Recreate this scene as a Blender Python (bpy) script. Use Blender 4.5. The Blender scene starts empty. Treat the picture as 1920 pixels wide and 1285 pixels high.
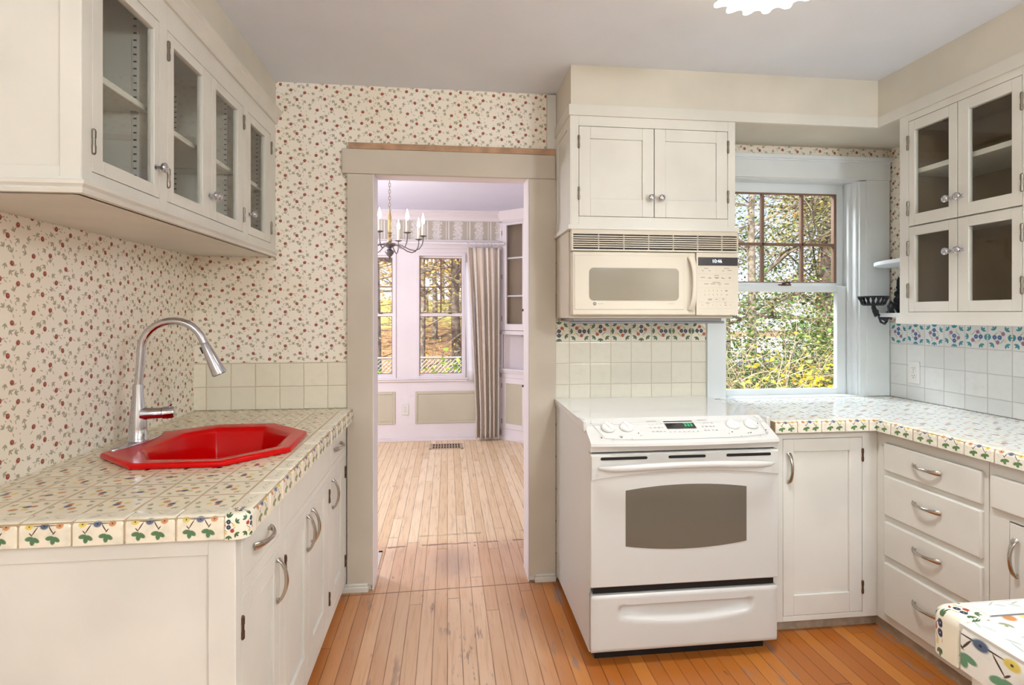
import bpy, math, random
from math import sin, cos, pi, radians as R
from mathutils import Vector, Matrix
from mathutils.geometry import tessellate_polygon
COL = bpy.context.scene.collection
rnd = random.Random(7)

# ------------------------------------------------------------------ mesh builder
class MB:
    def __init__(s, M=None):
        s.v = []; s.f = []; s.uv = {}; s.M = M
    def add(s, vs, fs, uvs=None):
        o = len(s.v)
        for p in vs:
            p = Vector(p)
            s.v.append(s.M @ p if s.M else p)
        for i, f in enumerate(fs):
            if uvs: s.uv[len(s.f)] = uvs[i]
            s.f.append(tuple(o + k for k in f))
    def box(s, x0, x1, y0, y1, z0, z1):
        if x0 > x1: x0, x1 = x1, x0
        if y0 > y1: y0, y1 = y1, y0
        if z0 > z1: z0, z1 = z1, z0
        s.add([(x0,y0,z0),(x1,y0,z0),(x1,y1,z0),(x0,y1,z0),(x0,y0,z1),(x1,y0,z1),(x1,y1,z1),(x0,y1,z1)],
              [(0,3,2,1),(4,5,6,7),(0,1,5,4),(1,2,6,5),(2,3,7,6),(3,0,4,7)])
        return s
    def obox(s, axis, a0, a1, b0, b1, z0, z1):
        # axis 'x': a = x, b = y ; axis 'y': a = y, b = x
        if axis == 'x': return s.box(a0, a1, b0, b1, z0, z1)
        return s.box(b0, b1, a0, a1, z0, z1)
    def prism(s, poly, z0, z1):
        n = len(poly)
        a = sum(poly[i][0]*poly[(i+1)%n][1]-poly[(i+1)%n][0]*poly[i][1] for i in range(n))
        if a < 0: poly = poly[::-1]
        vs = [(x,y,z0) for x,y in poly]+[(x,y,z1) for x,y in poly]
        fs = [tuple(range(n-1,-1,-1)), tuple(range(n,2*n))]
        fs += [(i,(i+1)%n,n+(i+1)%n,n+i) for i in range(n)]
        s.add(vs, fs); return s
    def ring(s, rings, close=False, cap=True):
        # list of rings with equal vertex count
        n = len(rings[0]); vs = [p for r in rings for p in r]; fs = []
        m = len(rings)
        for i in range(m if close else m-1):
            j = (i+1) % m
            for k in range(n):
                fs.append((i*n+k, i*n+(k+1)%n, j*n+(k+1)%n, j*n+k))
        if cap and not close:
            fs.append(tuple(range(n-1,-1,-1))); fs.append(tuple(range((m-1)*n, m*n)))
        s.add(vs, fs); return s
    def tube(s, path, r, n=10, ry=None, cap=True, close=False, up=None):
        path = [Vector(p) for p in path]; m = len(path)
        rs = r if isinstance(r, (list, tuple)) else [r]*m
        rings = []; prev = Vector(up) if up else None
        for i, p in enumerate(path):
            if close: t = path[(i+1)%m]-path[i-1]
            else: t = path[min(i+1,m-1)]-path[max(i-1,0)]
            if t.length < 1e-9: t = Vector((0,0,1))
            t.normalize()
            if prev is None:
                prev = Vector((0,0,1)) if abs(t.z) < .9 else Vector((1,0,0))
            a = prev - t*prev.dot(t)
            if a.length < 1e-6: a = t.orthogonal()
            a.normalize(); b = t.cross(a); prev = a
            q = rs[i]; q2 = (ry[i] if isinstance(ry,(list,tuple)) else (ry if ry else q)) if ry else q
            rings.append([p+a*q*cos(2*pi*k/n)+b*q2*sin(2*pi*k/n) for k in range(n)])
        s.ring(rings, close=close, cap=cap); return s
    def lathe(s, prof, o=(0,0,0), axis='z', n=24, cap=True):
        o = Vector(o); rings = []
        for r, h in prof:
            ring = []
            for k in range(n):
                a = 2*pi*k/n; c_, s_ = r*cos(a), r*sin(a)
                if axis == 'z': d = (c_, s_, h)
                elif axis == 'x': d = (h, c_, s_)
                elif axis == '-x': d = (-h, c_, -s_)
                elif axis == '-y': d = (c_, -h, s_)
                elif axis == 'y': d = (c_, h, -s_)
                ring.append(o+Vector(d))
            rings.append(ring)
        s.ring(rings, cap=cap); return s
    def ball(s, c, r, n=10):
        prof = [(max(1e-4, r*sin(pi*i/n)), -r*cos(pi*i/n)) for i in range(n+1)]
        return s.lathe(prof, c, 'z', n*2)

def build(name, mb, mat, parent=None, bevel=0, smooth=None, label=None, seg=2, extra=()):
    me = bpy.data.meshes.new(name); nf = [len(mb.f)]
    for xm, _ in extra:
        o_ = len(mb.v); mb.v = mb.v+xm.v; mb.uv.update({len(mb.f)+k: q for k, q in xm.uv.items()}); mb.f = mb.f+[tuple(i+o_ for i in f) for f in xm.f]; nf.append(len(mb.f))
    loc = Vector((0,0,0))
    if parent is not None:
        p = parent
        while p is not None: loc += p.location; p = p.parent
    elif mb.v:
        xs = [v.x for v in mb.v]; ys = [v.y for v in mb.v]; zs = [v.z for v in mb.v]
        loc = Vector(((min(xs)+max(xs))/2, (min(ys)+max(ys))/2, min(zs)))
    me.from_pydata([v-loc for v in mb.v], [], mb.f)
    ul = me.uv_layers.new(name='UVMap')
    for p in me.polygons:
        if p.index in mb.uv:
            for li, q in zip(p.loop_indices, mb.uv[p.index]): ul.data[li].uv = q
        else:
            nn = p.normal; ax, ay, az = abs(nn.x), abs(nn.y), abs(nn.z)
            for li in p.loop_indices:
                w = mb.v[me.loops[li].vertex_index]
                ul.data[li].uv = (w.x,w.y) if az >= ax and az >= ay else ((w.y,w.z) if ax >= ay else (w.x,w.z))
    me.materials.append(mat)
    for k, (_, xmat) in enumerate(extra):
        me.materials.append(xmat)
        for i in range(nf[k], nf[k+1]): me.polygons[i].material_index = k+1
    o = bpy.data.objects.new(name, me); COL.objects.link(o)
    if parent is not None: o.parent = parent
    else: o.location = loc
    if bevel:
        b = o.modifiers.new('edge', 'BEVEL'); b.width = bevel; b.segments = seg; b.limit_method = 'ANGLE'; b.angle_limit = R(40)
        smooth = 45 if smooth is None else smooth
    if smooth:
        me.shade_smooth(); me.set_sharp_from_angle(angle=R(smooth))
    if label: o['label'] = label
    return o
def tag(o, label, cat, group=None, kind=None):
    o['label'] = label
    if cat: o['category'] = cat
    if group: o['group'] = group
    if kind: o['kind'] = kind
    return o
def thing(name, loc, label, cat, group=None):
    o = bpy.data.objects.new(name, None); COL.objects.link(o); o.location = loc; o.empty_display_size = .1
    return tag(o, label, cat, group)
def struct(name, mb, mat, parent=None, label=None, **k):
    o = build(name, mb, mat, parent, **k)
    if parent is None: o['kind'] = 'structure'
    if label: o['label'] = label
    return o
def sempty(name, loc, label=None):
    o = bpy.data.objects.new(name, None); COL.objects.link(o); o.location = loc; o['kind'] = 'structure'
    if label: o['label'] = label
    return o

# ------------------------------------------------------------------ material helper
def srgb(*c):
    return tuple(((x/255)/12.92 if x/255 <= .04045 else ((x/255+.055)/1.055)**2.4) for x in c)+(1,)
class T:
    def __init__(s, name):
        s.mat = bpy.data.materials.new(name); s.mat.use_nodes = True
        s.nt = s.mat.node_tree; s.b = s.nt.nodes['Principled BSDF']; s.out = s.nt.nodes['Material Output']; s.last = None
    def new(s, t): return s.nt.nodes.new(t)
    def put(s, a, sock):
        if isinstance(a, bpy.types.NodeSocket): s.nt.links.new(a, sock)
        else: sock.default_value = a
    def m(s, op, a, b=0.0, c=0.0, clamp=False):
        n = s.new('ShaderNodeMath'); n.operation = op; n.use_clamp = clamp
        s.put(a, n.inputs[0]); s.put(b, n.inputs[1]); s.put(c, n.inputs[2]); return n.outputs[0]
    def mix(s, fac, a, b, mode='MIX'):
        n = s.new('ShaderNodeMix'); n.data_type = 'RGBA'; n.blend_type = mode
        s.put(fac, n.inputs[0]); s.put(a, n.inputs[6]); s.put(b, n.inputs[7]); return n.outputs[2]
    def ss(s, x, lo, hi, a=0.0, b=1.0):
        n = s.new('ShaderNodeMapRange'); n.interpolation_type = 'SMOOTHSTEP'
        s.put(x, n.inputs[0]); n.inputs[1].default_value = lo; n.inputs[2].default_value = hi
        n.inputs[3].default_value = a; n.inputs[4].default_value = b; return n.outputs[0]
    def uv(s):
        n = s.new('ShaderNodeUVMap'); n.uv_map = 'UVMap'; return n.outputs[0]
    def sep(s, v):
        n = s.new('ShaderNodeSeparateXYZ'); s.put(v, n.inputs[0]); return n.outputs
    def comb(s, x, y, z=0.0):
        n = s.new('ShaderNodeCombineXYZ'); s.put(x, n.inputs[0]); s.put(y, n.inputs[1]); s.put(z, n.inputs[2]); return n.outputs[0]
    def noise(s, v, scale, detail=2.0, rough=.5):
        n = s.new('ShaderNodeTexNoise'); s.put(v, n.inputs['Vector']); n.inputs['Scale'].default_value = scale
        n.inputs['Detail'].default_value = detail; n.inputs['Roughness'].default_value = rough; return n.outputs[0]
    def white(s, v):
        n = s.new('ShaderNodeTexWhiteNoise'); n.noise_dimensions = '3D'; s.put(v, n.inputs['Vector']); return n.outputs[0]
    def pos(s):
        return s.new('ShaderNodeNewGeometry').outputs['Position']
    def ramp(s, x, stops, const=False):
        n = s.new('ShaderNodeValToRGB'); s.put(x, n.inputs[0]); e = n.color_ramp.elements
        if const: n.color_ramp.interpolation = 'CONSTANT'
        while len(e) < len(stops): e.new(.5)
        for q, (p, c) in zip(e, stops): q.position = p; q.color = c
        return n.outputs[0]
    def blob(s, p, cx, cy, rx, ry, a=0, soft=.2):
        n = s.new('ShaderNodeMapping'); n.vector_type = 'TEXTURE'; s.put(p, n.inputs[0])
        n.inputs[1].default_value = (cx, cy, 0); n.inputs[2].default_value = (0, 0, a); n.inputs[3].default_value = (rx, ry, 1)
        l = s.new('ShaderNodeVectorMath'); l.operation = 'LENGTH'; s.put(n.outputs[0], l.inputs[0])
        return s.ss(l.outputs['Value'], 1-soft, 1+soft, 1.0, 0.0)
    def blobs(s, p, L, soft=.2):
        m = None
        for q in L:
            pp = p
            if s.last is not None:      # tiny dependency keeps the node stack short
                n = s.new('ShaderNodeVectorMath'); n.operation = 'MULTIPLY_ADD'; s.put(s.last, n.inputs[0]); n.inputs[1].default_value = (1e-9,)*3; s.put(p, n.inputs[2]); pp = n.outputs[0]
            x = s.blob(pp, *q, soft=soft)
            m = x if m is None else s.m('MAXIMUM', m, x)
            s.last = m
        return m
    def bump(s, h, strength=.3, dist=.002):
        n = s.new('ShaderNodeBump'); n.inputs['Strength'].default_value = strength; n.inputs['Distance'].default_value = dist
        s.put(h, n.inputs['Height']); s.nt.links.new(n.outputs[0], s.b.inputs['Normal'])
    def fin(s, col=None, rough=.5, metal=0.0, coat=0.0, spec=.5, trans=0.0, emit=None, es=0.0):
        i = s.b.inputs
        if col is not None: s.put(col, i['Base Color'])
        s.put(rough, i['Roughness']); i['Metallic'].default_value = metal; i['Coat Weight'].default_value = coat
        i['Specular IOR Level'].default_value = spec; i['Transmission Weight'].default_value = trans
        if emit: i['Emission Color'].default_value = emit; i['Emission Strength'].default_value = es
        return s.mat
def plain(name, col, rough=.5, **k):
    return T(name).fin(srgb(*col), rough, **k)
def paint(name, col, rough=.45, amt=.08, scale=3.0):
    t = T(name); p = t.pos(); n = t.noise(p, scale, 3.0)
    c = t.mix(t.ss(n, .3, .7), srgb(*col), srgb(*[x*(1-amt*.6) for x in col]))
    t.bump(t.noise(p, 90.0, 2.0), .06, .001)
    return t.fin(c, rough)
def glassy(name, tint=(1,1,1,1), refl=1.0):
    # thin clear pane: transparent body with a fresnel reflection
    t = T(name); f = t.new('ShaderNodeLayerWeight'); f.inputs[0].default_value = .5; f = t.m('ADD', .035, t.m('MULTIPLY', t.m('POWER', f.outputs['Facing'], 5.0), .6))
    tr = t.new('ShaderNodeBsdfTransparent'); tr.inputs[0].default_value = tint
    gl = t.new('ShaderNodeBsdfGlossy'); gl.inputs['Roughness'].default_value = .02
    mx = t.new('ShaderNodeMixShader'); t.put(t.m('MULTIPLY', f, refl), mx.inputs[0])
    t.nt.links.new(tr.outputs[0], mx.inputs[1]); t.nt.links.new(gl.outputs[0], mx.inputs[2])
    t.nt.links.new(mx.outputs[0], t.out.inputs[0]); return t.mat

M = {}
M['paint'] = paint('cream_paint', (230,226,216), .42)
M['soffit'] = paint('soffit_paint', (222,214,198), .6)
M['trim'] = paint('trim_paint', (226,221,210), .45)
M['casing'] = paint('casing_paint', (206,194,176), .45)
M['ceil'] = paint('ceiling_paint', (236,240,248), .8, .03)
M['din'] = paint('dining_paint', (236,228,230), .5, .03)
M['dceil'] = paint('dining_ceiling_paint', (228,229,248), .8, .02)
M['sage'] = paint('sage_paint', (202,195,172), .5, .05)
M['winwhite'] = paint('window_white_paint', (228,232,232), .4, .05)
M['muntin'] = plain('brown_sash_wood', (128,98,78), .5)
M['appl'] = plain('appliance_white', (212,209,203), .3, coat=.1)
M['bisque'] = plain('bisque_enamel', (212,201,182), .36, spec=.4)
M['ctop'] = plain('white_glass_cooktop', (222,219,214), .06, coat=.5)
M['chrome'] = plain('chrome', (198,198,204), .09, metal=1.0)
M['nickel'] = plain('polished_nickel', (190,184,176), .16, metal=1.0)
M['hinge'] = plain('bronze_hinge', (96,72,56), .4, metal=.6)
M['hinge2'] = plain('aged_steel_hinge', (132,124,112), .3, metal=.8)
M['red'] = plain('red_enamel', (208,1,3), .2, spec=.2, coat=.06)
M['black'] = plain('black_gap', (14,12,12), .5)
M['iron'] = plain('black_iron', (22,26,32), .45, metal=.3)
M['oven'] = plain('oven_window_glass', (112,104,92), .08, coat=.5)
M['mwglass'] = plain('microwave_window', (140,130,112), .1, coat=.5)
M['display'] = plain('dark_display', (12,12,24), .1, coat=.5)
M['glass'] = glassy('clear_glass', (.97,.98,.97,1))
M['interior'] = paint('tan_shade_interior', (172,148,118), .6, .1)  # tan insides; in the right wall cabinet it paints the interior shade
M['rawwood'] = paint('bare_wood', (200,158,124), .7, .3, 12.0)
M['toe'] = paint('toe_board', (176,158,136), .7, .2, 30.0)
M['candle'] = plain('candle_sleeve', (238,230,214), .5)
M['bulb'] = T('candle_bulb').fin(srgb(255,246,226), .3, emit=srgb(255,238,205), es=17.0)
M['shade'] = T('lamp_glass').fin(srgb(246,236,212), .4, emit=srgb(255,238,206), es=1.6)
M['dial'] = T('clock_digits').fin(srgb(220,230,250), .4, emit=srgb(210,225,255), es=1.2)
M['green'] = T('green_digits').fin(srgb(40,150,100), .4, emit=srgb(40,170,110), es=.5)
M['ink'] = plain('grey_print', (120,108,98), .5)
M['ink2'] = plain('pale_print', (176,168,160), .5)
M['logo'] = plain('logo_grey', (120,112,104), .35, metal=.5)
M['plastic'] = plain('white_plastic', (228,225,219), .3)
M['slot'] = plain('outlet_slot', (70,64,60), .6)
M['pewter'] = plain('pewter', (118,112,116), .35, metal=.8)
M['brassy'] = plain('aged_brass', (176,158,118), .35, metal=.7)
M['rod'] = plain('white_rod', (238,234,236), .3)
M['sheer'] = plain('white_lining', (240,240,246), .8)
M['regist'] = plain('beige_register', (196,170,138), .4)
M['cord'] = plain('faded_paint', (236,228,212), .6)
M['fence'] = plain('galvanised_wire', (176,182,188), .4, metal=.6)

# wallpaper: small red flowers and olive sprigs on cream, printed repeat
def wallpaper():
    t = T('floral_wallpaper'); u, v, _ = t.sep(t.uv()); cw, ch = .216, .1645
    cu = t.m('DIVIDE', u, cw); fl = t.m('FLOOR', cu)
    v2 = v
    p = t.comb(t.m('MULTIPLY', t.m('FRACT', cu), cw), t.m('MULTIPLY', t.m('FRACT', t.m('DIVIDE', v2, ch)), ch))
    k = .00257/6
    fx = [(1490,525),(1607,506),(1720,565),(1585,655),(1785,672),(1502,785),(1660,766),(1820,850),(1870,590)]
    F = [((x-1455)*k, ch-(y-480)*k*.98) for x, y in fx]
    g = random.Random(3)
    red = [(x,y,.0078,.0072,g.random()*3) for x,y in F]
    eye = [(x+.001,y+.001,.0030,.0028,0) for x,y in F]
    leaf = []; dots = []; cen = []
    def wr(d, L): d = abs(d) % L; return min(d, L-d)
    def far(x, y, d): return all(wr(x-a,cw)**2+wr(y-b,ch)**2 > d*d for a, b in F+cen)
    def wrap(L):
        out = []
        for q in L:
            m_ = max(q[2], q[3])*1.3
            for dx in (-cw,0,cw):
                for dy in (-ch,0,ch):
                    if -m_ < q[0]+dx < cw+m_ and -m_ < q[1]+dy < ch+m_: out.append((q[0]+dx,q[1]+dy)+tuple(q[2:]))
        return out
    tries = 0
    while len(cen) < 25 and tries < 4000:
        tries += 1; x, y = g.uniform(0, cw), g.uniform(0, ch)
        if far(x, y, .0165):
            cen.append((x,y)); a = g.random()*6.28
            for d, s in ((-.75,.9),(0,1.1),(.75,.9)):
                leaf.append((x+.0062*s*cos(a+d), y+.0062*s*sin(a+d), .0076*s, .0025, a+d))
    tries = 0
    while len(dots) < 48 and tries < 8000:
        tries += 1; x, y = g.uniform(0, cw), g.uniform(0, ch)
        if far(x, y, .0098):
            cen.append((x,y))
            if len(dots) % 2: dots.append((x,y,.0024,.0022,0))
            else: dots.append((x,y,.0062,.0019,g.random()*6.28))
    c = t.mix(t.ss(t.noise(t.pos(), 2.2, 2.0), .3, .7), srgb(250,242,228), srgb(246,234,215))
    c = t.mix(t.m('MULTIPLY', t.blobs(p, wrap(dots), .35), .65), c, srgb(164,146,120))
    c = t.mix(t.m('MULTIPLY', t.blobs(p, wrap(leaf), .3), .74), c, srgb(144,134,102))
    c = t.mix(t.blobs(p, wrap(red), .25), c, srgb(152,72,54)); c = t.mix(t.m('MULTIPLY', t.blobs(p, wrap(eye), .4), .75), c, srgb(206,122,96))
    return t.fin(c, .75)
M['wallpaper'] = wallpaper()

# dining border: sage ground, white damask scrolls and paired stripes
def damask():
    t = T('damask_border'); u, v, _ = t.sep(t.uv()); f = t.m('FRACT', t.m('DIVIDE', u, .225)); w = t.noise(t.uv(), 42.0, 3.0)
    st = t.m('MAXIMUM', t.ss(t.m('ABSOLUTE', t.m('SUBTRACT', f, .06)), .02, .035, 1.0, 0.0), t.ss(t.m('ABSOLUTE', t.m('SUBTRACT', f, .94)), .01, .02, 1.0, 0.0))
    sc = t.m('MULTIPLY', t.ss(t.m('ADD', t.m('ABSOLUTE', t.m('SUBTRACT', f, .5)), t.m('MULTIPLY', t.m('SUBTRACT', w, .5), .5)), .17, .2, 1.0, 0.0), t.ss(t.m('ABSOLUTE', t.m('SUBTRACT', t.noise(t.uv(), 60.0, 1.0), .5)), .015, .035))
    return t.fin(t.mix(t.m('MAXIMUM', st, sc), srgb(190,182,166), srgb(232,226,222)), .7)
M['damask'] = damask()

# hand painted tiles -------------------------------------------------
def leafset(x, y, a, s=1.0):
    return [(x+.05*s*cos(a+d), y+.05*s*sin(a+d), .055*s, .026*s, a+d) for d in (-.9, 0, .9)]
def tile(name, t0, u0, v0, base, grout, rough=.18, deco=None, band=None, wob=.004, gw=.018, pal=None, amt=1.0, vary=.05):
    t = T(name); uv = t.uv(); n = t.new('ShaderNodeTexNoise'); t.put(uv, n.inputs['Vector']); n.inputs['Scale'].default_value = 18.0
    off = t.new('ShaderNodeVectorMath'); off.operation = 'MULTIPLY_ADD'; t.put(n.outputs['Color'], off.inputs[0])
    off.inputs[1].default_value = (wob,)*3; off.inputs[2].default_value = (0,0,0); t.put(uv, off.inputs[2])
    u, v, _ = t.sep(off.outputs[0])
    a = t.m('DIVIDE', t.m('SUBTRACT', u, u0), t0); b = t.m('DIVIDE', t.m('SUBTRACT', v, v0), t0)
    fa, fb = t.m('FRACT', a), t.m('FRACT', b); ia, ib = t.m('FLOOR', a), t.m('FLOOR', b)
    ex = t.m('MINIMUM', t.m('MINIMUM', fa, t.m('SUBTRACT', 1.0, fa)), t.m('MINIMUM', fb, t.m('SUBTRACT', 1.0, fb)))
    g = t.ss(ex, gw*.6, gw*1.3, 1.0, 0.0); rn = t.white(t.comb(ia, ib, 3.0))
    c = t.mix(t.m('MULTIPLY', rn, 1.0), srgb(*base), srgb(*[x*(1-vary) for x in base]))
    c = t.mix(t.ss(t.noise(uv, 26.0, 3.0), .45, .8, 0.0, .5), c, srgb(*[x*.93 for x in base]))
    if deco:
        rot = t.new('ShaderNodeVectorRotate'); rot.rotation_type = 'Z_AXIS'; t.put(t.comb(fa, fb, 0.0), rot.inputs[0]); rot.inputs[1].default_value = (.5,.5,0)
        t.put(t.m('MULTIPLY', t.m('FLOOR', t.m('MULTIPLY', t.white(t.comb(ia, ib, 9.0)), 3.99)), pi/2), rot.inputs['Angle'])
        p = rot.outputs[0]; msk = amt
        if band is not None:
            msk = t.m('COMPARE', ib, float(band), .1)
        for L, col, soft in deco:
            c = t.mix(t.m('MULTIPLY', t.blobs(p, L, soft), msk), c, srgb(*col))
    c = t.mix(g, c, srgb(*grout))
    h = t.m('ADD', t.ss(ex, 0.0, gw*3.0), t.m('MULTIPLY', t.noise(uv, 30.0, 2.0), .25)); t.bump(h, .35, .002)
    return t.fin(c, t.ss(g, 0.0, 1.0, rough, .8), coat=0.0)
BQ = lambda blue, red, lf, yl: [
    (sum([leafset(x,y,a,1.55) for x,y,a in ((.22,.25,3.9),(.78,.24,5.5),(.2,.7,2.6),(.77,.77,.8),(.5,.87,1.6),(.5,.16,4.7))], []), lf, .25),
    ([(.33,.42,.012,.14,.9),(.66,.4,.012,.14,-.9),(.36,.66,.012,.13,-.9),(.64,.68,.012,.12,.8)], lf, .3),
    ([(.62,.27,.06,.06,0),(.29,.57,.055,.055,0)], yl, .3),
    ([(.35,.36,.085,.08,0),(.7,.58,.085,.08,0)], red, .2), ([(.5,.5,.095,.09,0),(.5,.71,.09,.095,0)], blue, .2),
    ([(.5,.5,.016,.016,0),(.5,.71,.016,.016,0)], (216,200,170), .5)]
M['tile_l'] = tile('plain_wall_tile', .1113, -.484+.02, .893, (246,237,216), (200,184,156), rough=.25)
M['tile_s'] = tile('range_wall_tile', .1085, .6195-.1085, .992-.1085, (232,226,208), (196,182,160), rough=.2, deco=BQ((44,50,78),(176,84,56),(74,98,70),(230,205,150)), band=3)
M['tile_r'] = tile('right_wall_tile_blue_light', .1088, 2.746-.1088*20, .977-.1088, (232,232,228), (190,188,184), rough=.2, deco=BQ((62,98,150),(156,112,138),(66,140,150),(222,210,176)), band=3)  # blue window light is painted into the flower colours
SM = [(leafset(.2,.3,3.9)+leafset(.8,.3,5.5)+leafset(.22,.72,2.6)+leafset(.78,.76,.7)+leafset(.55,.2,4.7)+leafset(.5,.86,1.6), (158,160,124), .4),
      ([(.38,.42,.09,.075,.3)], (206,140,88), .3), ([(.62,.42,.07,.06,0),(.4,.64,.06,.05,0)], (226,205,120), .35), ([(.55,.6,.09,.075,0)], (78,82,112), .3), ([(.68,.62,.06,.06,0)], (190,110,70), .3)]
M['ctile_l'] = tile('counter_tile', .108, -.508-.108*10, 1.372-.108*4, (244,232,206), (188,160,124), rough=.16, deco=SM, gw=.021, vary=.05, wob=.003)
M['ctile_r'] = tile('bright_counter_tile', .108, 1.86-.108*20, 2.08-.108*20, (238,238,234), (176,168,156), rough=.13, deco=SM, gw=.014, vary=.03, wob=.003)
def edge_tile(name, base, leaf, grout, vv=1.0):
    # local 0-1 UVs per tile: u along the edge, v from the top inner side down over the nose
    t = T(name); uv = t.uv(); u, v, _ = t.sep(uv); fu = t.m('FRACT', u); p = t.comb(fu, v, 0.0)
    c = t.mix(t.ss(t.noise(t.pos(), 40.0, 3.0), .4, .75), srgb(*base), srgb(*[x*.93 for x in base]))
    L = lambda x, y, a: [(x+.07*cos(a+d), y+.085*sin(a+d), .085, .05, a+d) for d in (-1.1, .15, 1.2)]
    top = [(.33,.27,.09,.012,.5),(.42,.22,.08,.012,-.5),(.72,.26,.09,.012,.3),(.64,.2,.08,.012,-.6)]
    stem = [(.5,.52,.28,.011,0),(.36,.62,.012,.11,.5),(.68,.63,.012,.12,-.55),(.3,.68,.05,.012,.9),(.76,.7,.05,.012,-.9)]
    c = t.mix(t.m('MULTIPLY', t.blobs(p, top, .4), .6), c, srgb(*leaf)); c = t.mix(t.blobs(p, stem, .3), c, srgb(74,52,44))
    c = t.mix(t.blobs(p, L(.32,.78,1.3)+L(.72,.78,1.3), .2), c, srgb(*leaf))
    c = t.mix(t.blobs(p, [(.2,.53,.075,.065,0)], .25), c, srgb(204,140,92)); c = t.mix(t.blobs(p, [(.8,.53,.08,.065,0)], .25), c, srgb(222,198,96))
    c = t.mix(t.blobs(p, [(.5,.53,.085,.07,0)], .25), c, srgb(84,98,124)); c = t.mix(t.blobs(p, [(.2,.53,.016,.016,0),(.8,.53,.016,.016,0),(.5,.53,.016,.016,0)], .4), c, srgb(50,40,40))
    return t.fin(c, .14, coat=.2)
M['edge_l'] = edge_tile('edge_tile', (240,230,208), (84,120,82), (176,150,118))
M['edge_r'] = edge_tile('pale_edge_tile', (238,230,212), (92,126,76), (176,150,118))
M['edge_i'] = edge_tile('white_edge_tile', (240,238,232), (104,150,116), (200,196,190))
def corner_tile():
    t = T('corner_tile'); uv = t.uv(); c = srgb(242,234,214)
    for L, col, soft in BQ((38,50,88),(168,66,48),(70,104,66),(228,196,110)): c = t.mix(t.blobs(uv, L, soft), c, srgb(*col))
    return t.fin(c, .14, coat=.2)
M['corner'] = corner_tile()
M['grout'] = plain('grout', (184,158,124), .85)
M['tilebody'] = plain('tile_body', (238,230,212), .3)

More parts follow.
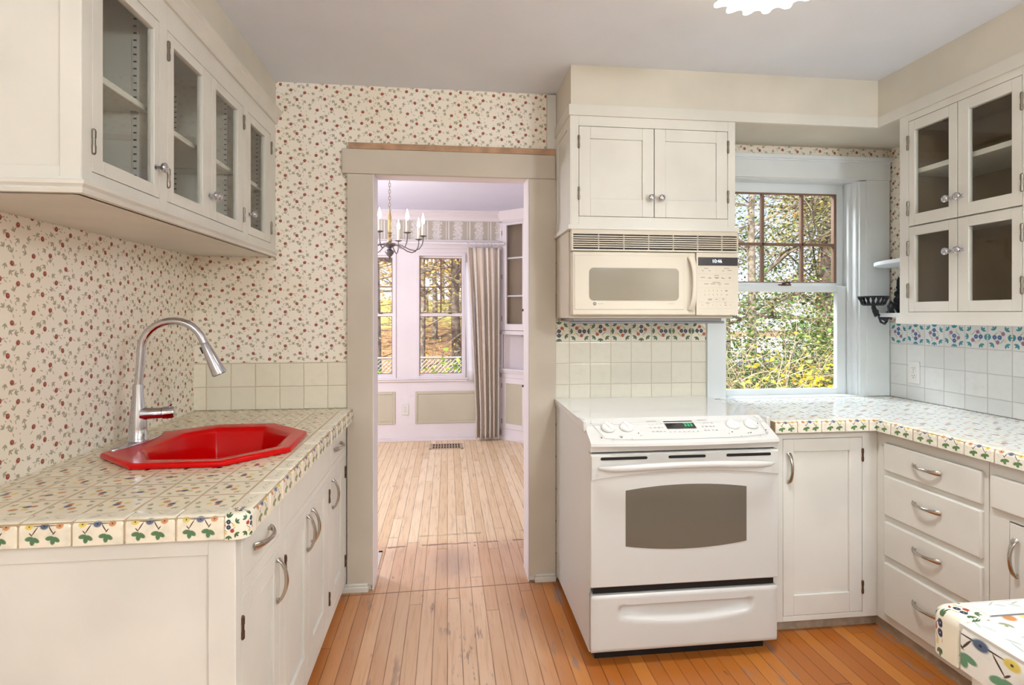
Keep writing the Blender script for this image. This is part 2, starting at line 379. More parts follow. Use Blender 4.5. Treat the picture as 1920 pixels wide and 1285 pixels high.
# floor: narrow strip maple, wear and painted glare in the walkway
def floor_mat():
    t = T('worn_glare_maple_floor'); u, v, _ = t.sep(t.uv()); w = .0585
    a = t.m('DIVIDE', u, w); ia = t.m('FLOOR', a); fa = t.m('FRACT', a); r1 = t.white(t.comb(ia, 1.0, 0.0))
    b = t.m('DIVIDE', t.m('ADD', v, t.m('MULTIPLY', r1, 3.0)), 1.9); ib = t.m('FLOOR', b); fb = t.m('FRACT', b)
    r2 = t.white(t.comb(ia, ib, 2.0)); gr = t.noise(t.comb(t.m('ADD', t.m('MULTIPLY', u, 1.0), t.m('MULTIPLY', r2, 7.0)), t.m('MULTIPLY', v, .06), 0.0), 70.0, 3.0, .6)
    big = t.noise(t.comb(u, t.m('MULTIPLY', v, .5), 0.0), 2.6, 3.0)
    # pale lane: real traffic wear with window glare painted in; sides keep orange varnish
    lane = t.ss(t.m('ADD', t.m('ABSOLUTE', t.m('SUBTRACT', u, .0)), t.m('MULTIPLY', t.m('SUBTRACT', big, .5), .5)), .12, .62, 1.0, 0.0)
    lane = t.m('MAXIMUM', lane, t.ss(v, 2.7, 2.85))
    fresh = t.mix(r2, srgb(172,96,34), srgb(200,126,54)); worn_glare = t.mix(r2, srgb(206,166,134), srgb(224,190,160))
    c = t.mix(lane, fresh, worn_glare)
    din = t.mix(r2, srgb(230,200,158), srgb(246,222,186)); c = t.mix(t.ss(v, 3.15, 3.4), c, din)  # paler dining boards, with window sheen painted into the colour
    c = t.mix(t.ss(gr, .45, .75, 0.0, .35), c, srgb(168,112,66))
    sc = t.noise(t.comb(t.m('MULTIPLY', u, 1.0), t.m('MULTIPLY', v, .18), 0.0), 22.0, 4.0, .65)
    st = t.m('MULTIPLY', t.ss(sc, .56, .62), t.ss(big, .44, .56)); st = t.m('MULTIPLY', st, t.ss(v, 2.7, 2.8, 1.0, .25))
    c = t.mix(t.m('MULTIPLY', st, .8), c, srgb(146,122,112))
    c = t.mix(t.m('MULTIPLY', t.blob(t.uv(), .03, 3.02, .1, .16, 0, .7), .42), c, srgb(140,124,124))
    spots = t.m('MULTIPLY', t.ss(t.noise(t.comb(u, t.m('MULTIPLY', v, .35), 5.0), 34.0, 2.0), .72, .77), .6); c = t.mix(spots, c, srgb(110,66,38))
    e = t.m('MINIMUM', fa, t.m('SUBTRACT', 1.0, fa)); seam = t.ss(e, .014, .045, 1.0, 0.0)
    e2 = t.m('MINIMUM', fb, t.m('SUBTRACT', 1.0, fb)); seam = t.m('MAXIMUM', seam, t.ss(e2, .0006, .0014, 1.0, 0.0))
    vw = t.m('ADD', v, t.m('ADD', t.m('MULTIPLY', u, -.03), t.m('MULTIPLY', t.m('SUBTRACT', t.noise(t.uv(), 14.0, 2.0), .5), .03)))
    s2 = t.ss(t.m('ABSOLUTE', t.m('SUBTRACT', v, t.m('ADD', 2.73, t.m('MULTIPLY', u, .03)))), .002, .005, .8, 0.0)
    gap = t.ss(t.noise(t.uv(), 9.0, 2.0), .38, .5)
    s3 = t.m('MULTIPLY', t.ss(t.m('ABSOLUTE', t.m('SUBTRACT', vw, 3.26)), .004, .012, .75, 0.0), gap)
    s4 = t.m('MULTIPLY', t.ss(t.m('ABSOLUTE', t.m('SUBTRACT', vw, 3.4)), .003, .02, .4, 0.0), t.m('SUBTRACT', 1.0, gap))
    dark = t.m('MULTIPLY', seam, t.ss(t.noise(t.comb(ia, t.m('MULTIPLY', v, 1.2), 0.0), 3.0, 2.0), .3, .7, .35, .9))
    dark = t.m('MAXIMUM', t.m('MAXIMUM', dark, s2), t.m('MAXIMUM', s3, s4))
    c = t.mix(dark, c, srgb(84,44,22)); t.bump(t.m('SUBTRACT', 1.0, seam), .25, .001)
    return t.fin(c, t.m('ADD', t.m('MULTIPLY', lane, .1), t.m('ADD', .26, t.m('MULTIPLY', gr, .1))), spec=.45)
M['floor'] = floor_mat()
def curtain_mat():
    t = T('striped_linen'); u, v, _ = t.sep(t.uv()); f = t.m('FRACT', u)
    c = t.ramp(f, [(0, srgb(222,208,192)), (.2, srgb(242,236,228)), (.36, srgb(208,186,162)), (.46, srgb(232,221,206)), (.6, srgb(248,244,238)), (.74, srgb(200,184,170)), (.8, srgb(232,220,206)), (.92, srgb(208,188,164))], True)
    c = t.mix(t.ss(t.noise(t.comb(t.m('MULTIPLY', u, 80.0), t.m('MULTIPLY', v, 400.0), 0.0), 1.0, 2.0), .3, .7, 0.0, .2), c, srgb(170,150,130))
    return t.fin(c, .85)
M['curtain'] = curtain_mat()
def leafmat(name, stops, rough=.5):
    t = T(name); u, v, _ = t.sep(t.uv()); c = t.ramp(u, stops)
    d = t.new('ShaderNodeBsdfTranslucent'); t.put(c, d.inputs[0]); mx = t.new('ShaderNodeMixShader'); mx.inputs[0].default_value = .4
    t.fin(c, rough); t.nt.links.new(t.b.outputs[0], mx.inputs[1]); t.nt.links.new(d.outputs[0], mx.inputs[2]); t.nt.links.new(mx.outputs[0], t.out.inputs[0]); return t.mat
M['lf_green'] = leafmat('evergreen_leaves', [(0, srgb(58,84,36)), (.5, srgb(92,128,48)), (1, srgb(150,176,84))])
M['lf_lime'] = leafmat('lime_leaves', [(0, srgb(120,158,50)), (.6, srgb(160,196,70)), (1, srgb(200,220,110))])
M['lf_yellow'] = leafmat('yellow_leaves', [(0, srgb(214,176,20)), (.6, srgb(250,222,36)), (1, srgb(255,240,120))])
M['lf_olive'] = leafmat('olive_autumn_leaves', [(0, srgb(112,116,66)), (.5, srgb(150,156,90)), (.8, srgb(196,180,96)), (1, srgb(206,200,160))])
M['lf_gold'] = leafmat('gold_autumn_leaves', [(0, srgb(150,104,44)), (.4, srgb(220,178,70)), (.8, srgb(240,214,116)), (1, srgb(206,206,120))])
M['lf_pine'] = leafmat('pine_needles', [(0, srgb(70,88,58)), (.6, srgb(110,126,84)), (1, srgb(150,158,120))])
def bark(name, a, b):
    t = T(name); p = t.pos(); return t.fin(t.mix(t.ss(t.noise(p, 9.0, 4.0), .35, .65), srgb(*a), srgb(*b)), .9)
M['bark'] = bark('grey_bark', (158,146,132), (108,96,84)); M['barkd'] = bark('dark_bark', (118,102,90), (80,68,58)); M['twig'] = bark('pale_twigs', (198,184,158), (146,128,104))
def ground():
    t = T('leaf_litter'); p = t.pos(); x, y, z = t.sep(p)
    c = t.ramp(t.noise(p, 6.0, 6.0, .7), [(.3, srgb(84,62,42)), (.45, srgb(136,100,68)), (.6, srgb(176,138,94)), (.72, srgb(206,176,110))])
    lawn = t.ss(t.m('ADD', y, t.m('MULTIPLY', t.noise(p, .5, 3.0), 8.0)), 30.0, 32.0); lawn = t.m('MULTIPLY', lawn, t.ss(y, 35.0, 38.0, 1.0, 0.0))
    c = t.mix(t.m('MULTIPLY', lawn, t.ss(t.noise(p, 1.2, 3.0), .3, .6)), c, srgb(190,184,92)); return t.fin(c, .9)
M['ground'] = ground()
M['road'] = paint('pale_driveway', (196,192,194), .9, .1, 1.0)
M['hidden'] = M['paint']

# ------------------------------------------------------------------ room constants (metres)
YW, XL, XR, ZC = 2.77, -1.19, 2.402, 2.468       # back wall, left wall, right wall, ceiling
YB = -2.7                                         # rear wall
YD = 5.94                                         # dining room window wall
WT = .14

# ------------------------------------------------------------------ setting
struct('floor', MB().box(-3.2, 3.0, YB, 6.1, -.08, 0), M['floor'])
struct('ceiling', MB().box(XL-.2, XR+.2, YB, YW+.001, ZC, ZC+.12), M['ceil'], label='kitchen ceiling')
struct('ceiling_dining', MB().box(-3.0, 1.4, YW+WT, YD+.2, 2.445, 2.56), M['dceil'])
w = MB(); y0, y1 = YW, YW+WT
w.box(XL, -.362, y0, y1, 0, 2.47); w.box(-.362, .407, y0, y1, 2.052, 2.47)
w.box(.407, 1.445, y0, y1, 0, 2.47); w.box(1.445, 2.215, y0, y1, 2.085, 2.47); w.box(1.445, 2.215, y0, y1, 0, .88); w.box(2.215, XR+.2, y0, y1, 0, 2.47)
struct('wall_back', w, M['wallpaper'])
struct('wall_left', MB().box(XL-.15, XL, YB, YW+WT, 0, 2.47), M['wallpaper'])
struct('wall_right', MB().box(XR, XR+.15, YB, YW+WT, 0, 2.47), M['wallpaper'])
w = MB().box(XL-.15, XR+.15, YB-.15, YB, 0, 2.47)
struct('wall_rear', w, M['trim'])
# dining room shell
def wall_with_holes(mb, x0, x1, y0, y1, z0, z1, holes):
    xs = x0
    for a, b, c, d in holes:
        mb.box(xs, a, y0, y1, z0, z1); mb.box(a, b, y0, y1, z0, c); mb.box(a, b, y0, y1, d, z1); xs = b
    mb.box(xs, x1, y0, y1, z0, z1)
w = MB(); wall_with_holes(w, -3.0, 1.4, YD, YD+.16, 0, 2.5, [(-2.4,-1.9,.685,1.975),(-1.06,-.555,.685,1.975),(-.33,.19,.685,1.975)])
struct('wall_dining_far', w, M['din'])
struct('wall_dining_right', MB().box(1.11, 1.25, YW+WT, YD, 0, 2.5), M['din'])
w = MB().box(-2.75,-2.6,YW+WT,YD,0,2.5)
struct('wall_dining_left', w, M['din'])
struct('wall_dining_near', MB().box(-2.75, XL, YW, YW+WT-.001, 0, 2.5), M['din'])
struct('wall_dining_skin', MB().box(XL, -.364, YW+WT, YW+WT+.006, 0, 2.45).box(.409, 1.11, YW+WT, YW+WT+.006, 0, 2.45).box(-.364, .409, YW+WT, YW+WT+.006, 2.055, 2.45), M['din'])
struct('wall_dining_border', MB().box(-2.6, .64, YD-.004, YD, 2.14, 2.34), M['damask'])
# moulding sweep along a 2D path, profile = (offset outwards, z)
def molding(path, prof, side=1, close=False):
    mb = MB(); P = [Vector(p) for p in path]; n = len(P); rings = []
    for i, p in enumerate(P):
        d0 = (P[i]-P[i-1]).normalized() if i > 0 else None; d1 = (P[i+1]-P[i]).normalized() if i < n-1 else None
        n0 = Vector((d0.y,-d0.x))*side if d0 else None; n1 = Vector((d1.y,-d1.x))*side if d1 else None
        if n0 and n1: nn = (n0+n1); nn = nn/ (nn.length**2/2) if nn.length else n0
        else: nn = n0 or n1
        rings.append([(p.x+nn.x*o, p.y+nn.y*o, z) for o, z in prof])
    mb.ring(rings); return mb
cr = lambda z0, z1, d: [(-.01,z0),(d*.25,z0),(d*.35,z0+(z1-z0)*.2),(d*.35,z0+(z1-z0)*.35),(d*.6,z0+(z1-z0)*.55),(d*.72,z0+(z1-z0)*.62),(d*.72,z0+(z1-z0)*.72),(d,z0+(z1-z0)*.86),(d,z1),(-.01,z1)]
# soffits (dropped bulkheads) and their crowns
struct('soffit_back', MB().box(.549, XR, 2.425, YW, 2.25, ZC), M['soffit'])
struct('soffit_right', MB().box(2.05, XR, YB, 2.425, 2.25, ZC), M['soffit'])
struct('soffit_left', MB().box(XL, -.82, 1.352, YW, 2.30, ZC), M['soffit'])
struct('trim_1', molding([(.549,YW),(.549,2.425),(2.05,2.425),(2.05,0.3)], cr(2.24,2.288,.026), -1), M['trim'], smooth=30, label='white crown strip along the soffits over the range, window and right cabinet')
struct('trim_2', molding([(-1.18,1.352),(-.82,1.352),(-.82,YW)], cr(2.262,2.322,.03), 1), M['trim'], smooth=30, label='white crown strip above the left wall cabinet')
# cased opening to the dining room
d = sempty('door_1', (0,2.75,0), 'open cased doorway to the dining room')
def piece(name, mb, mat, par, bevel=.002, **k): return build(name, mb, mat, par, bevel=bevel, **k)
piece('casing', MB().box(-.484,-.362,2.75,YW,.03,2.032), M['casing'], d)
piece('casing', MB().box(.408,.5455,2.75,YW,.03,2.032), M['casing'], d)
piece('head_casing', MB().box(-.508,.543,2.748,YW,2.033,2.153), M['casing'], d)
piece('bare_wood_strip', MB().box(-.478,.546,2.749,YW,2.154,2.184), M['rawwood'], d, label='unpainted wood strip where a cap moulding came off')
piece('jamb', MB().box(-.365,-.358,YW-.015,YW+WT+.01,0,2.045), M['din'], d)
piece('jamb', MB().box(.404,.411,YW-.015,YW+WT+.01,0,2.045), M['din'], d)
piece('jamb', MB().box(-.358,.404,YW-.015,YW+WT+.01,2.044,2.052), M['din'], d)
for a, b in ((-.525,-.381),(.436,.545)):
    m = MB(); m.box(a,b,2.735,2.76,0,.028); m.box(a+.004,b-.004,2.742,2.76,.028,.04); piece('plinth', m, M['trim'], d, .003)
struct('trim_3', MB().box(.50,.548,2.752,YW,2.185,2.46), M['trim'], bevel=.002, label='painted upright strip between the wallpaper and the soffit')
wl = build('wallpaper_repair', MB().box(-.768,-.745,2.767,YW,1.53,1.56).box(-.772,-.757,2.768,YW,1.51,1.535), M['cord'], None); tag(wl, 'small pale patch where the flowered wallpaper has torn', 'wallpaper patch')
wl = build('wallpaper_repair', MB().box(-.505,-.488,2.767,YW,1.32,1.44), M['cord'], None); tag(wl, 'upright faded strip of wallpaper beside the doorway casing', 'wallpaper patch')

# ------------------------------------------------------------------ hardware
def hinge(parent, x, y, z, h=.05, axis='x', mat='hinge2'):
    m = MB(); r = .0052
    m.tube([(x,y,z-h/2),(x,y,z-h*.17),(x,y,z-h*.165),(x,y,z+h*.165),(x,y,z+h*.17),(x,y,z+h/2)], [r,r,r*.8,r*.8,r,r], 10)
    m.ball((x,y,z+h/2), r*.9, 5); m.ball((x,y,z-h/2), r*.9, 5)
    return build('hinge', m, M[mat], parent, smooth=40)
def bow(parent, p, along, out, L=.125, mat='nickel', name='handle'):
    # arched pull with spoon ends: p = centre on the face
    p = Vector(p); a = Vector(along).normalized(); o = Vector(out).normalized(); m = MB(); pts = []; rr = []; r2 = []
    for i in range(17):
        t = -1+2*i/16; pts.append(p+a*(L/2*t)+o*(.005+.024*(1-t*t)**.8)); q = abs(t)
        rr.append(.0042+.0022*(1-q)); r2.append(.0055+.0055*q**2*(1 if q < .97 else .7))
    m.tube(pts, rr, 12, ry=r2, up=o)
    for t in (-.88, .88): m.tube([p+a*(L/2*t), p+a*(L/2*t)+o*.009], .0048, 8)
    return build(name, m, M[mat], parent, smooth=60)
def knob(parent, p, axis, mat='chrome', s=1.0):
    m = MB(); pr = [(.009,0),(.009,.002),(.0055,.004),(.005,.013),(.008,.015),(.0135,.019),(.0148,.024),(.0135,.028),(.008,.031),(.001,.0318)]
    m.lathe([(r*s,h*s) for r,h in pr], p, axis, 20); return build('knob', m, M[mat], parent, smooth=50)
# a recessed-panel slab in a plane: axis 'x' (runs in x, faces -y) or 'y' (runs in y, faces +x / -x)
def shaker(mb, axis, a0, a1, z0, z1, face, th, sl, sr, rt, rb, rec=.009, bead=.004):
    b = face+th
    mb.obox(axis, a0, a0+sl, face, b, z0, z1); mb.obox(axis, a1-sr, a1, face, b, z0, z1)
    mb.obox(axis, a0+sl, a1-sr, face, b, z1-rt, z1); mb.obox(axis, a0+sl, a1-sr, face, b, z0, z0+rb)
    s = 1 if th > 0 else -1
    mb.obox(axis, a0+sl, a1-sr, face+rec*s, b, z0+rb, z1-rt)
def framed(mb, axis, a0, a1, z0, z1, face, th, sl, sr, rt, rb):
    b = face+th
    mb.obox(axis, a0, a0+sl, face, b, z0, z1); mb.obox(axis, a1-sr, a1, face, b, z0, z1)
    mb.obox(axis, a0+sl, a1-sr, face, b, z1-rt, z1); mb.obox(axis, a0+sl, a1-sr, face, b, z0, z0+rb)
G = .0018     # shadow gap around inset doors
BV = .0016

# ------------------------------------------------------------------ left wall cabinet with four glass doors
X = -.822
c = thing('glass_door_cabinet', (-1.0,2.06,1.625), 'long cream wall cabinet with four glass doors above the red sink', 'cabinet')
m = MB(); m.box(-1.185,X-.02,1.372,2.765,1.64,1.656); m.box(-1.185,X-.02,1.372,2.765,2.27,2.285)
m.box(-1.19,-1.178,1.36,2.765,1.64,2.285); m.box(-1.185,X-.02,2.752,2.768,1.64,2.285)
for yy in (1.716, 2.366): m.box(-1.18,X-.02,yy-.009,yy+.009,1.655,2.27)
build('carcass', m, M['paint'], c)
m = MB(); doors = [(1.39,1.694,.04,.027),(1.738,2.046,.039,.068),(2.046,2.352,.038,.058),(2.402,2.703,.032,.083)]
D0, D1 = 1.681, 2.19
for a, b in ((1.354,1.39),(1.694,1.738),(2.352,2.402),(2.703,2.769)): m.box(X-.02,X,a,b,1.65,2.29)
for a, b in ((1.39,1.694),(1.738,2.352),(2.402,2.703)): m.box(X-.02,X,a,b,1.65,D0); m.box(X-.02,X,a,b,D1,2.29)
build('face_frame', m, M['paint'], c, bevel=.001)
m = MB(); shaker(m, 'x', -1.186, X-.0005, 1.65, 2.30, 1.352, .02, .05, .045, .06, .035, .007); build('end_panel', m, M['paint'], c, bevel=.0015)
m = molding([(-1.186,1.352),(X,1.352),(X,2.768)], [(-.02,1.624),(.004,1.624),(.008,1.632),(.004,1.637),(.012,1.643),(.014,1.651),(.005,1.654),(.005,1.659),(-.02,1.659)], 1)
build('base_moulding', m, M['paint'], c, smooth=30)
m = MB(); m.box(-1.188,X-.012,1.364,2.766,1.624,1.639); build('underside', m, M['paint'], c)
for i, (a, b, sl, sr) in enumerate(doors):
    m = MB(); a += G; b -= G; framed(m, 'y', a, b, D0+G, D1-G, X, -.019, sl, sr, .033, .035)
    dd = build('door', m, M['paint'], c, bevel=.0016)
    build('glass_pane', MB().box(X-.012,X-.009,a+sl-.004,b-sr+.004,D0+.03,D1-.03), M['glass'], dd)
    left = i in (0, 1)
    for zz in (1.752, 2.128): hinge(dd, X+.003, (a if left else b), zz, .052)
    if i != 1: knob(dd, (X, (b-.018 if i == 0 else a+.012), 1.766), 'x')
    else: knob(dd, (X, b-.016, 1.762), 'x')
for a, b, z in ((1.374,1.706,1.948),(1.726,2.357,1.932),(2.377,2.75,1.94)):
    m = MB(); m.box(-1.175,-.858,a,b,z-.018,z); build('shelf', m, M['paint'], c, bevel=.003)
def standard(x, y, nx):
    # perforated shelf strip
    p = build('shelf_standard', MB().box(x-.008,x+.008,y-.003,y,1.66,2.24), M['plastic'], c)
    s = MB(); z = 1.685
    while z < 2.23: s.box(x-.0042,x+.0042,y-.0045,y-.0025,z,z+.0042); z += .0205
    build('slots', s, M['slot'], p)
for x, y in ((-.893,1.707),(-.893,2.357),(-1.083,2.357),(-.9,2.752)): standard(x, y, -1)
for y in (1.707,2.357,2.752): build('shelf_clip', MB().box(-.9,-.884,y-.016,y-.002,1.925,1.935), M['nickel'], c)

# ------------------------------------------------------------------ left base cabinet
X = -.488; ZT = .838
c = thing('sink_base_cabinet', (-.85,2.06,0), 'long cream base cabinet with drawers and doors under the red sink', 'cabinet')
m = MB(); m.box(-1.185,X-.021,1.365,2.748,.05,.075); m.box(-1.185,-1.17,1.365,2.748,.05,ZT); m.box(-1.185,X-.021,2.728,2.748,.05,ZT); m.box(-1.185,-.53,1.38,2.748,0,.05)
for yy in (1.706,2.375): m.box(-1.17,X-.021,yy-.009,yy+.009,.07,ZT-.22)
build('carcass', m, M['paint'], c)
m = MB()
for a, b in ((1.348,1.385),(1.684,1.735),(2.36,2.398),(2.715,2.769)): m.box(X-.02,X,a,b,.05,ZT)
for a, b, z0, z1 in ((1.385,1.684,.806,ZT),(1.385,1.684,.672,.704),(1.385,1.684,.05,.095),(1.735,2.36,.806,ZT),(1.735,2.36,.674,.70),(1.735,2.36,.05,.095),(2.398,2.715,.806,ZT),(2.398,2.715,.672,.704),(2.398,2.715,.05,.095)): m.box(X-.02,X,a,b,z0,z1)
build('face_frame', m, M['paint'], c, bevel=.001)
m = MB(); shaker(m, 'x', -1.186, X-.0005, .05, ZT, 1.346, .019, .05, .06, .045, .05, .008); build('end_panel', m, M['paint'], c, bevel=.0015)
def drawer_l(a, b, z0, z1, hy=None):
    m = MB(); m.box(X-.018,X,a+G,b-G,z0+G,z1-G); dd = build('drawer', m, M['paint'], c, bevel=.0012)
    if hy: bow(dd, (X,hy,(z0+z1)/2+.008), (0,1,0), (1,0,0), .13)
    return dd
drawer_l(1.385,1.684,.704,.806,1.522); drawer_l(2.398,2.715,.704,.806,2.52)
m = MB(); m.box(X-.018,X,1.735+G,2.36-G,.70+G,.806-G); build('false_drawer_front', m, M['paint'], c, bevel=.0012)
for a, b, sl, sr, hy, hs in ((1.385,1.684,.055,.054,1.652,0),(1.735,2.03,.055,.063,1.995,0),(2.03,2.36,.06,.09,2.062,1),(2.398,2.715,.075,.095,2.418,1)):
    m = MB(); zt = .674 if 1.7 < a < 2.3 else .672
    shaker(m, 'y', a+G, b-G, .095+G, zt-G, X, -.019, sl, sr, .055, .072, .009); dd = build('door', m, M['paint'], c, bevel=.0016)
    bow(dd, (X,hy,.585), (0,0,1), (1,0,0), .125)
    for zz in (.594 if a > 1.5 else .6, .168): hinge(dd, X+.002, (b if hs else a), zz, .05, mat='hinge')

# ------------------------------------------------------------------ counters
OCT = [(-1.092,1.884),(-.928,1.735),(-.675,1.734),(-.514,1.897),(-.526,2.159),(-.692,2.33),(-.91,2.328),(-1.054,2.206)]
cen = Vector((sum(p[0] for p in OCT)/8, sum(p[1] for p in OCT)/8))
def shrink(poly, k): return [tuple(cen+(Vector(p)-cen)*k) for p in poly]
def slab(outer, z0, z1, hole=None):
    mb = MB(); polys = [[Vector((x,y,0)) for x,y in outer]]
    if hole: polys.append([Vector((x,y,0)) for x,y in hole])
    pts = [p for q in polys for p in q]; tris = tessellate_polygon(polys); n = len(pts)
    vs = [(p.x,p.y,z1) for p in pts]+[(p.x,p.y,z0) for p in pts]; fs = []
    for t in tris:
        a, b, c_ = [pts[i] for i in t]; t = list(t)
        if (b-a).cross(c_-a).z < 0: t.reverse()
        fs.append(tuple(t)); fs.append(tuple(n+i for i in reversed(t)))
    o = 0
    for q in polys:
        k = len(q)
        for i in range(k): fs.append((o+i, o+(i+1)%k, n+o+(i+1)%k, n+o+i))
        o += k
    mb.add(vs, fs); return mb
def edge_run(mb, p0, p1, outn, zt, zb, t0=.108, first=0.0, depth=.052, rad=.016, gap=.0018):
    # rounded nose tiles from p0 to p1 along the counter edge, outn = outward normal
    p0 = Vector(p0); p1 = Vector(p1); d = p1-p0; L = d.length; d.normalize(); o = Vector(outn)
    prof = [(-depth,zt)]
    for k in range(7):
        a = pi/2*(1-k/6); prof.append((-rad+rad*cos(a), zt-rad+rad*sin(a)))
    prof.append((0,zb)); prof.append((-.012,zb)); ln = [0]
    for i in range(1, len(prof)): ln.append(ln[-1]+math.hypot(prof[i][0]-prof[i-1][0], prof[i][1]-prof[i-1][1]))
    ve = ln[-2]; flip = (d.x*o.y-d.y*o.x) < 0
    s = 0.0; cuts = [0.0]
    x = first if first > .012 else t0
    while x < L-.012: cuts.append(x); x += t0
    cuts.append(L)
    for i in range(len(cuts)-1):
        a, b = cuts[i]+gap, cuts[i+1]-gap; full = (cuts[i+1]-cuts[i])/t0
        u0, u1 = (0.0, full) if i else (1.0-full, 1.0)
        if full > .97: u0, u1 = 0.0, .999
        J = [rnd.uniform(-.0011,.0011), rnd.uniform(-.0012,.0012)]
        e = .003; sts = [(a,.0025,u0),(a+e,0,u0+.02),(b-e,0,u1-.02),(b,.0025,u1)]; vs = []
        for q, ins, uu in sts:
            for (po, pz) in prof:
                k = po-ins*(1 if po > -depth+.001 else 0)+J[0]; vs.append(tuple(p0+d*q+o*k)+(pz-(ins if pz > zt-.002 else 0)+J[1]*(pz > zb+.01),))
        n = len(prof); fs = []; uvs = []
        for r in range(3):
            for k in range(n-1):
                f = [r*n+k, r*n+k+1, (r+1)*n+k+1, (r+1)*n+k]
                q = [(sts[r][2],min(ln[k]/ve,1.0)),(sts[r][2],min(ln[k+1]/ve,1.0)),(sts[r+1][2],min(ln[k+1]/ve,1.0)),(sts[r+1][2],min(ln[k]/ve,1.0))]
                if not flip: f.reverse(); q.reverse()
                fs.append(tuple(f)); uvs.append(q)
        for r in (0, 3):
            f = [r*n+k for k in range(n)]
            if (r == 0) != flip: pass
            else: f.reverse()
            fs.append(tuple(f)); uvs.append([(.02,.02)]*n)
        mb.add(vs, fs, uvs)
def corner_piece(mb, cx, cy, sx, sy, zt, zb, w=.05, rad=.022):
    # rounded outside-corner tile: quarter-round plan, rolled top edge
    rings = []
    def plan(off, n=8):
        r = max(.004, .03-off); pts = [(w*.0, 0)]
        P = []
        P.append((-w, -w)); P.append((-off, -w)) ; P2 = []
        for k in range(n+1):
            a = pi/2*k/n; P2.append((-off-r+r*cos(a), -off-r+r*sin(a)))
        return [(-w,-w),(-off,-w)]+P2+[(-w,-off)]
    lv = [(.0,zb)]+[(rad*.7*(1-cos(pi/2*k/5)), zt-rad*.7+rad*.7*sin(pi/2*k/5)) for k in range(6)]
    for off, z in lv: rings.append([(cx+sx*x, cy+sy*y, z) for x, y in plan(off)])
    n = len(rings[0]); vs = [p for r in rings for p in r]; fs = []; uvs = []; m_ = len(rings)
    per = [0.0]
    for k in range(n): a, b = Vector(rings[0][k]), Vector(rings[0][(k+1)%n]); per.append(per[-1]+(b-a).length)
    for i in range(m_-1):
        for k in range(n):
            f = [i*n+k, i*n+(k+1)%n, (i+1)*n+(k+1)%n, (i+1)*n+k]
            U = lambda q: (per[q]-w)/w*.95
            V0, V1 = (rings[i][0][2]-zb)/(zt-zb), (rings[i+1][0][2]-zb)/(zt-zb)
            q = [(U(k)%2,V0),(U(k+1)%2,V0),(U(k+1)%2,V1),(U(k)%2,V1)]
            if abs(q[0][0]-q[1][0]) > 1.2: q = [(.01,V0)]*2+[(.01,V1)]*2
            q = [(uu-1 if uu > 1.0 and q[0][0] >= .999 else uu, vv) for uu, vv in q]
            if sx*sy < 0: f.reverse(); q.reverse()
            fs.append(tuple(f)); uvs.append(q)
    top = [(m_-1)*n+k for k in range(n)]; q = [((vs[i][0]-cx)*-sx/w, (vs[i][1]-cy)*-sy/w) for i in top]
    if sx*sy < 0: top.reverse(); q.reverse()
    fs.append(tuple(top)); uvs.append(q); mb.add(vs, fs, uvs)

# left
XF, YF, ZL = -.452, 1.32, .893
c = thing('tiled_counter', (-.82,2.05,.838), 'flower-tiled counter run holding the red sink', 'counter')
build('tile_top', slab([(XL,YF+.05),(XF-.05,YF+.05),(XF-.05,YW-.002),(XL,YW-.002)], .839, ZL-.0015, shrink(OCT,.9)), M['ctile_l'], c)
m = MB(); edge_run(m, (XF,YF+.05), (XF,YW-.003), (1,0), ZL, .838, first=.108)
edge_run(m, (XF-.05,YF), (XL,YF), (0,-1), ZL, .838, first=.106); build('edge_tiles', m, M['edge_l'], c, smooth=28)
m = MB(); m.box(XF-.05,XF-.004,YF+.05,YW-.004,.842,ZL-.004); m.box(XL,XF-.05,YF+.004,YF+.051,.842,ZL-.004); build('grout_bed', m, M['grout'], c)
m = MB(); corner_piece(m, XF, YF, 1, -1, ZL+.001, .836); build('corner_tile', m, M['corner'], c, smooth=50)
# right, L-shaped round the window corner
XC, YC, ZRR = 1.80, 2.14, .905
c = thing('tiled_counter', (2.1,2.0,.855), 'pale flower-tiled corner counter below the window, right of the range', 'counter')
build('tile_top', slab([(1.346,YC+.05),(XC+.05,YC+.05),(XC+.05,.6),(XR-.002,.6),(XR-.002,YW-.002),(1.346,YW-.002)], .856, ZRR-.0015), M['ctile_r'], c)
m = MB(); edge_run(m, (1.347,YC), (XC+.051,YC), (0,-1), ZRR, .856, first=.1); edge_run(m, (XC,YC), (XC,.6), (-1,0), ZRR, .856, first=.075); build('edge_tiles', m, M['edge_r'], c, smooth=28)
m = MB(); m.box(1.348,XC+.05,YC+.004,YC+.051,.86,ZRR-.004); m.box(XC+.004,XC+.051,.602,YC+.05,.86,ZRR-.004); build('grout_bed', m, M['grout'], c)

# ------------------------------------------------------------------ sink and tap
c = thing('sink', (cen.x,cen.y,.70), 'glossy red eight-sided drop-in sink', 'sink')
INN = [(-.985,1.945),(-.905,1.80),(-.70,1.793),(-.572,1.925),(-.583,2.128),(-.712,2.272),(-.895,2.268),(-.972,2.165)]
def r3(poly, z): return [(x,y,z) for x,y in poly]
def lerp(A, B, t): return [(a[0]+(b[0]-a[0])*t, a[1]+(b[1]-a[1])*t) for a, b in zip(A, B)]
ic = Vector((sum(p[0] for p in INN)/8, sum(p[1] for p in INN)/8))
def ishr(k): return [tuple(ic+(Vector(p)-ic)*k) for p in INN]
m = MB(); z = ZL
m.ring([r3(shrink(OCT,.99),z),r3(OCT,z+.002),r3(shrink(OCT,1.0),z+.011),r3(shrink(OCT,.985),z+.017),r3(lerp(shrink(OCT,.97),INN,.1),z+.017),r3(lerp(OCT,INN,.86),z+.014),r3(lerp(OCT,INN,.97),z+.011),r3(ishr(.97),z-.004),r3(ishr(.9),z-.09),r3(ishr(.84),z-.15),r3(ishr(.76),z-.172),r3(ishr(.2),z-.178)], cap=False)
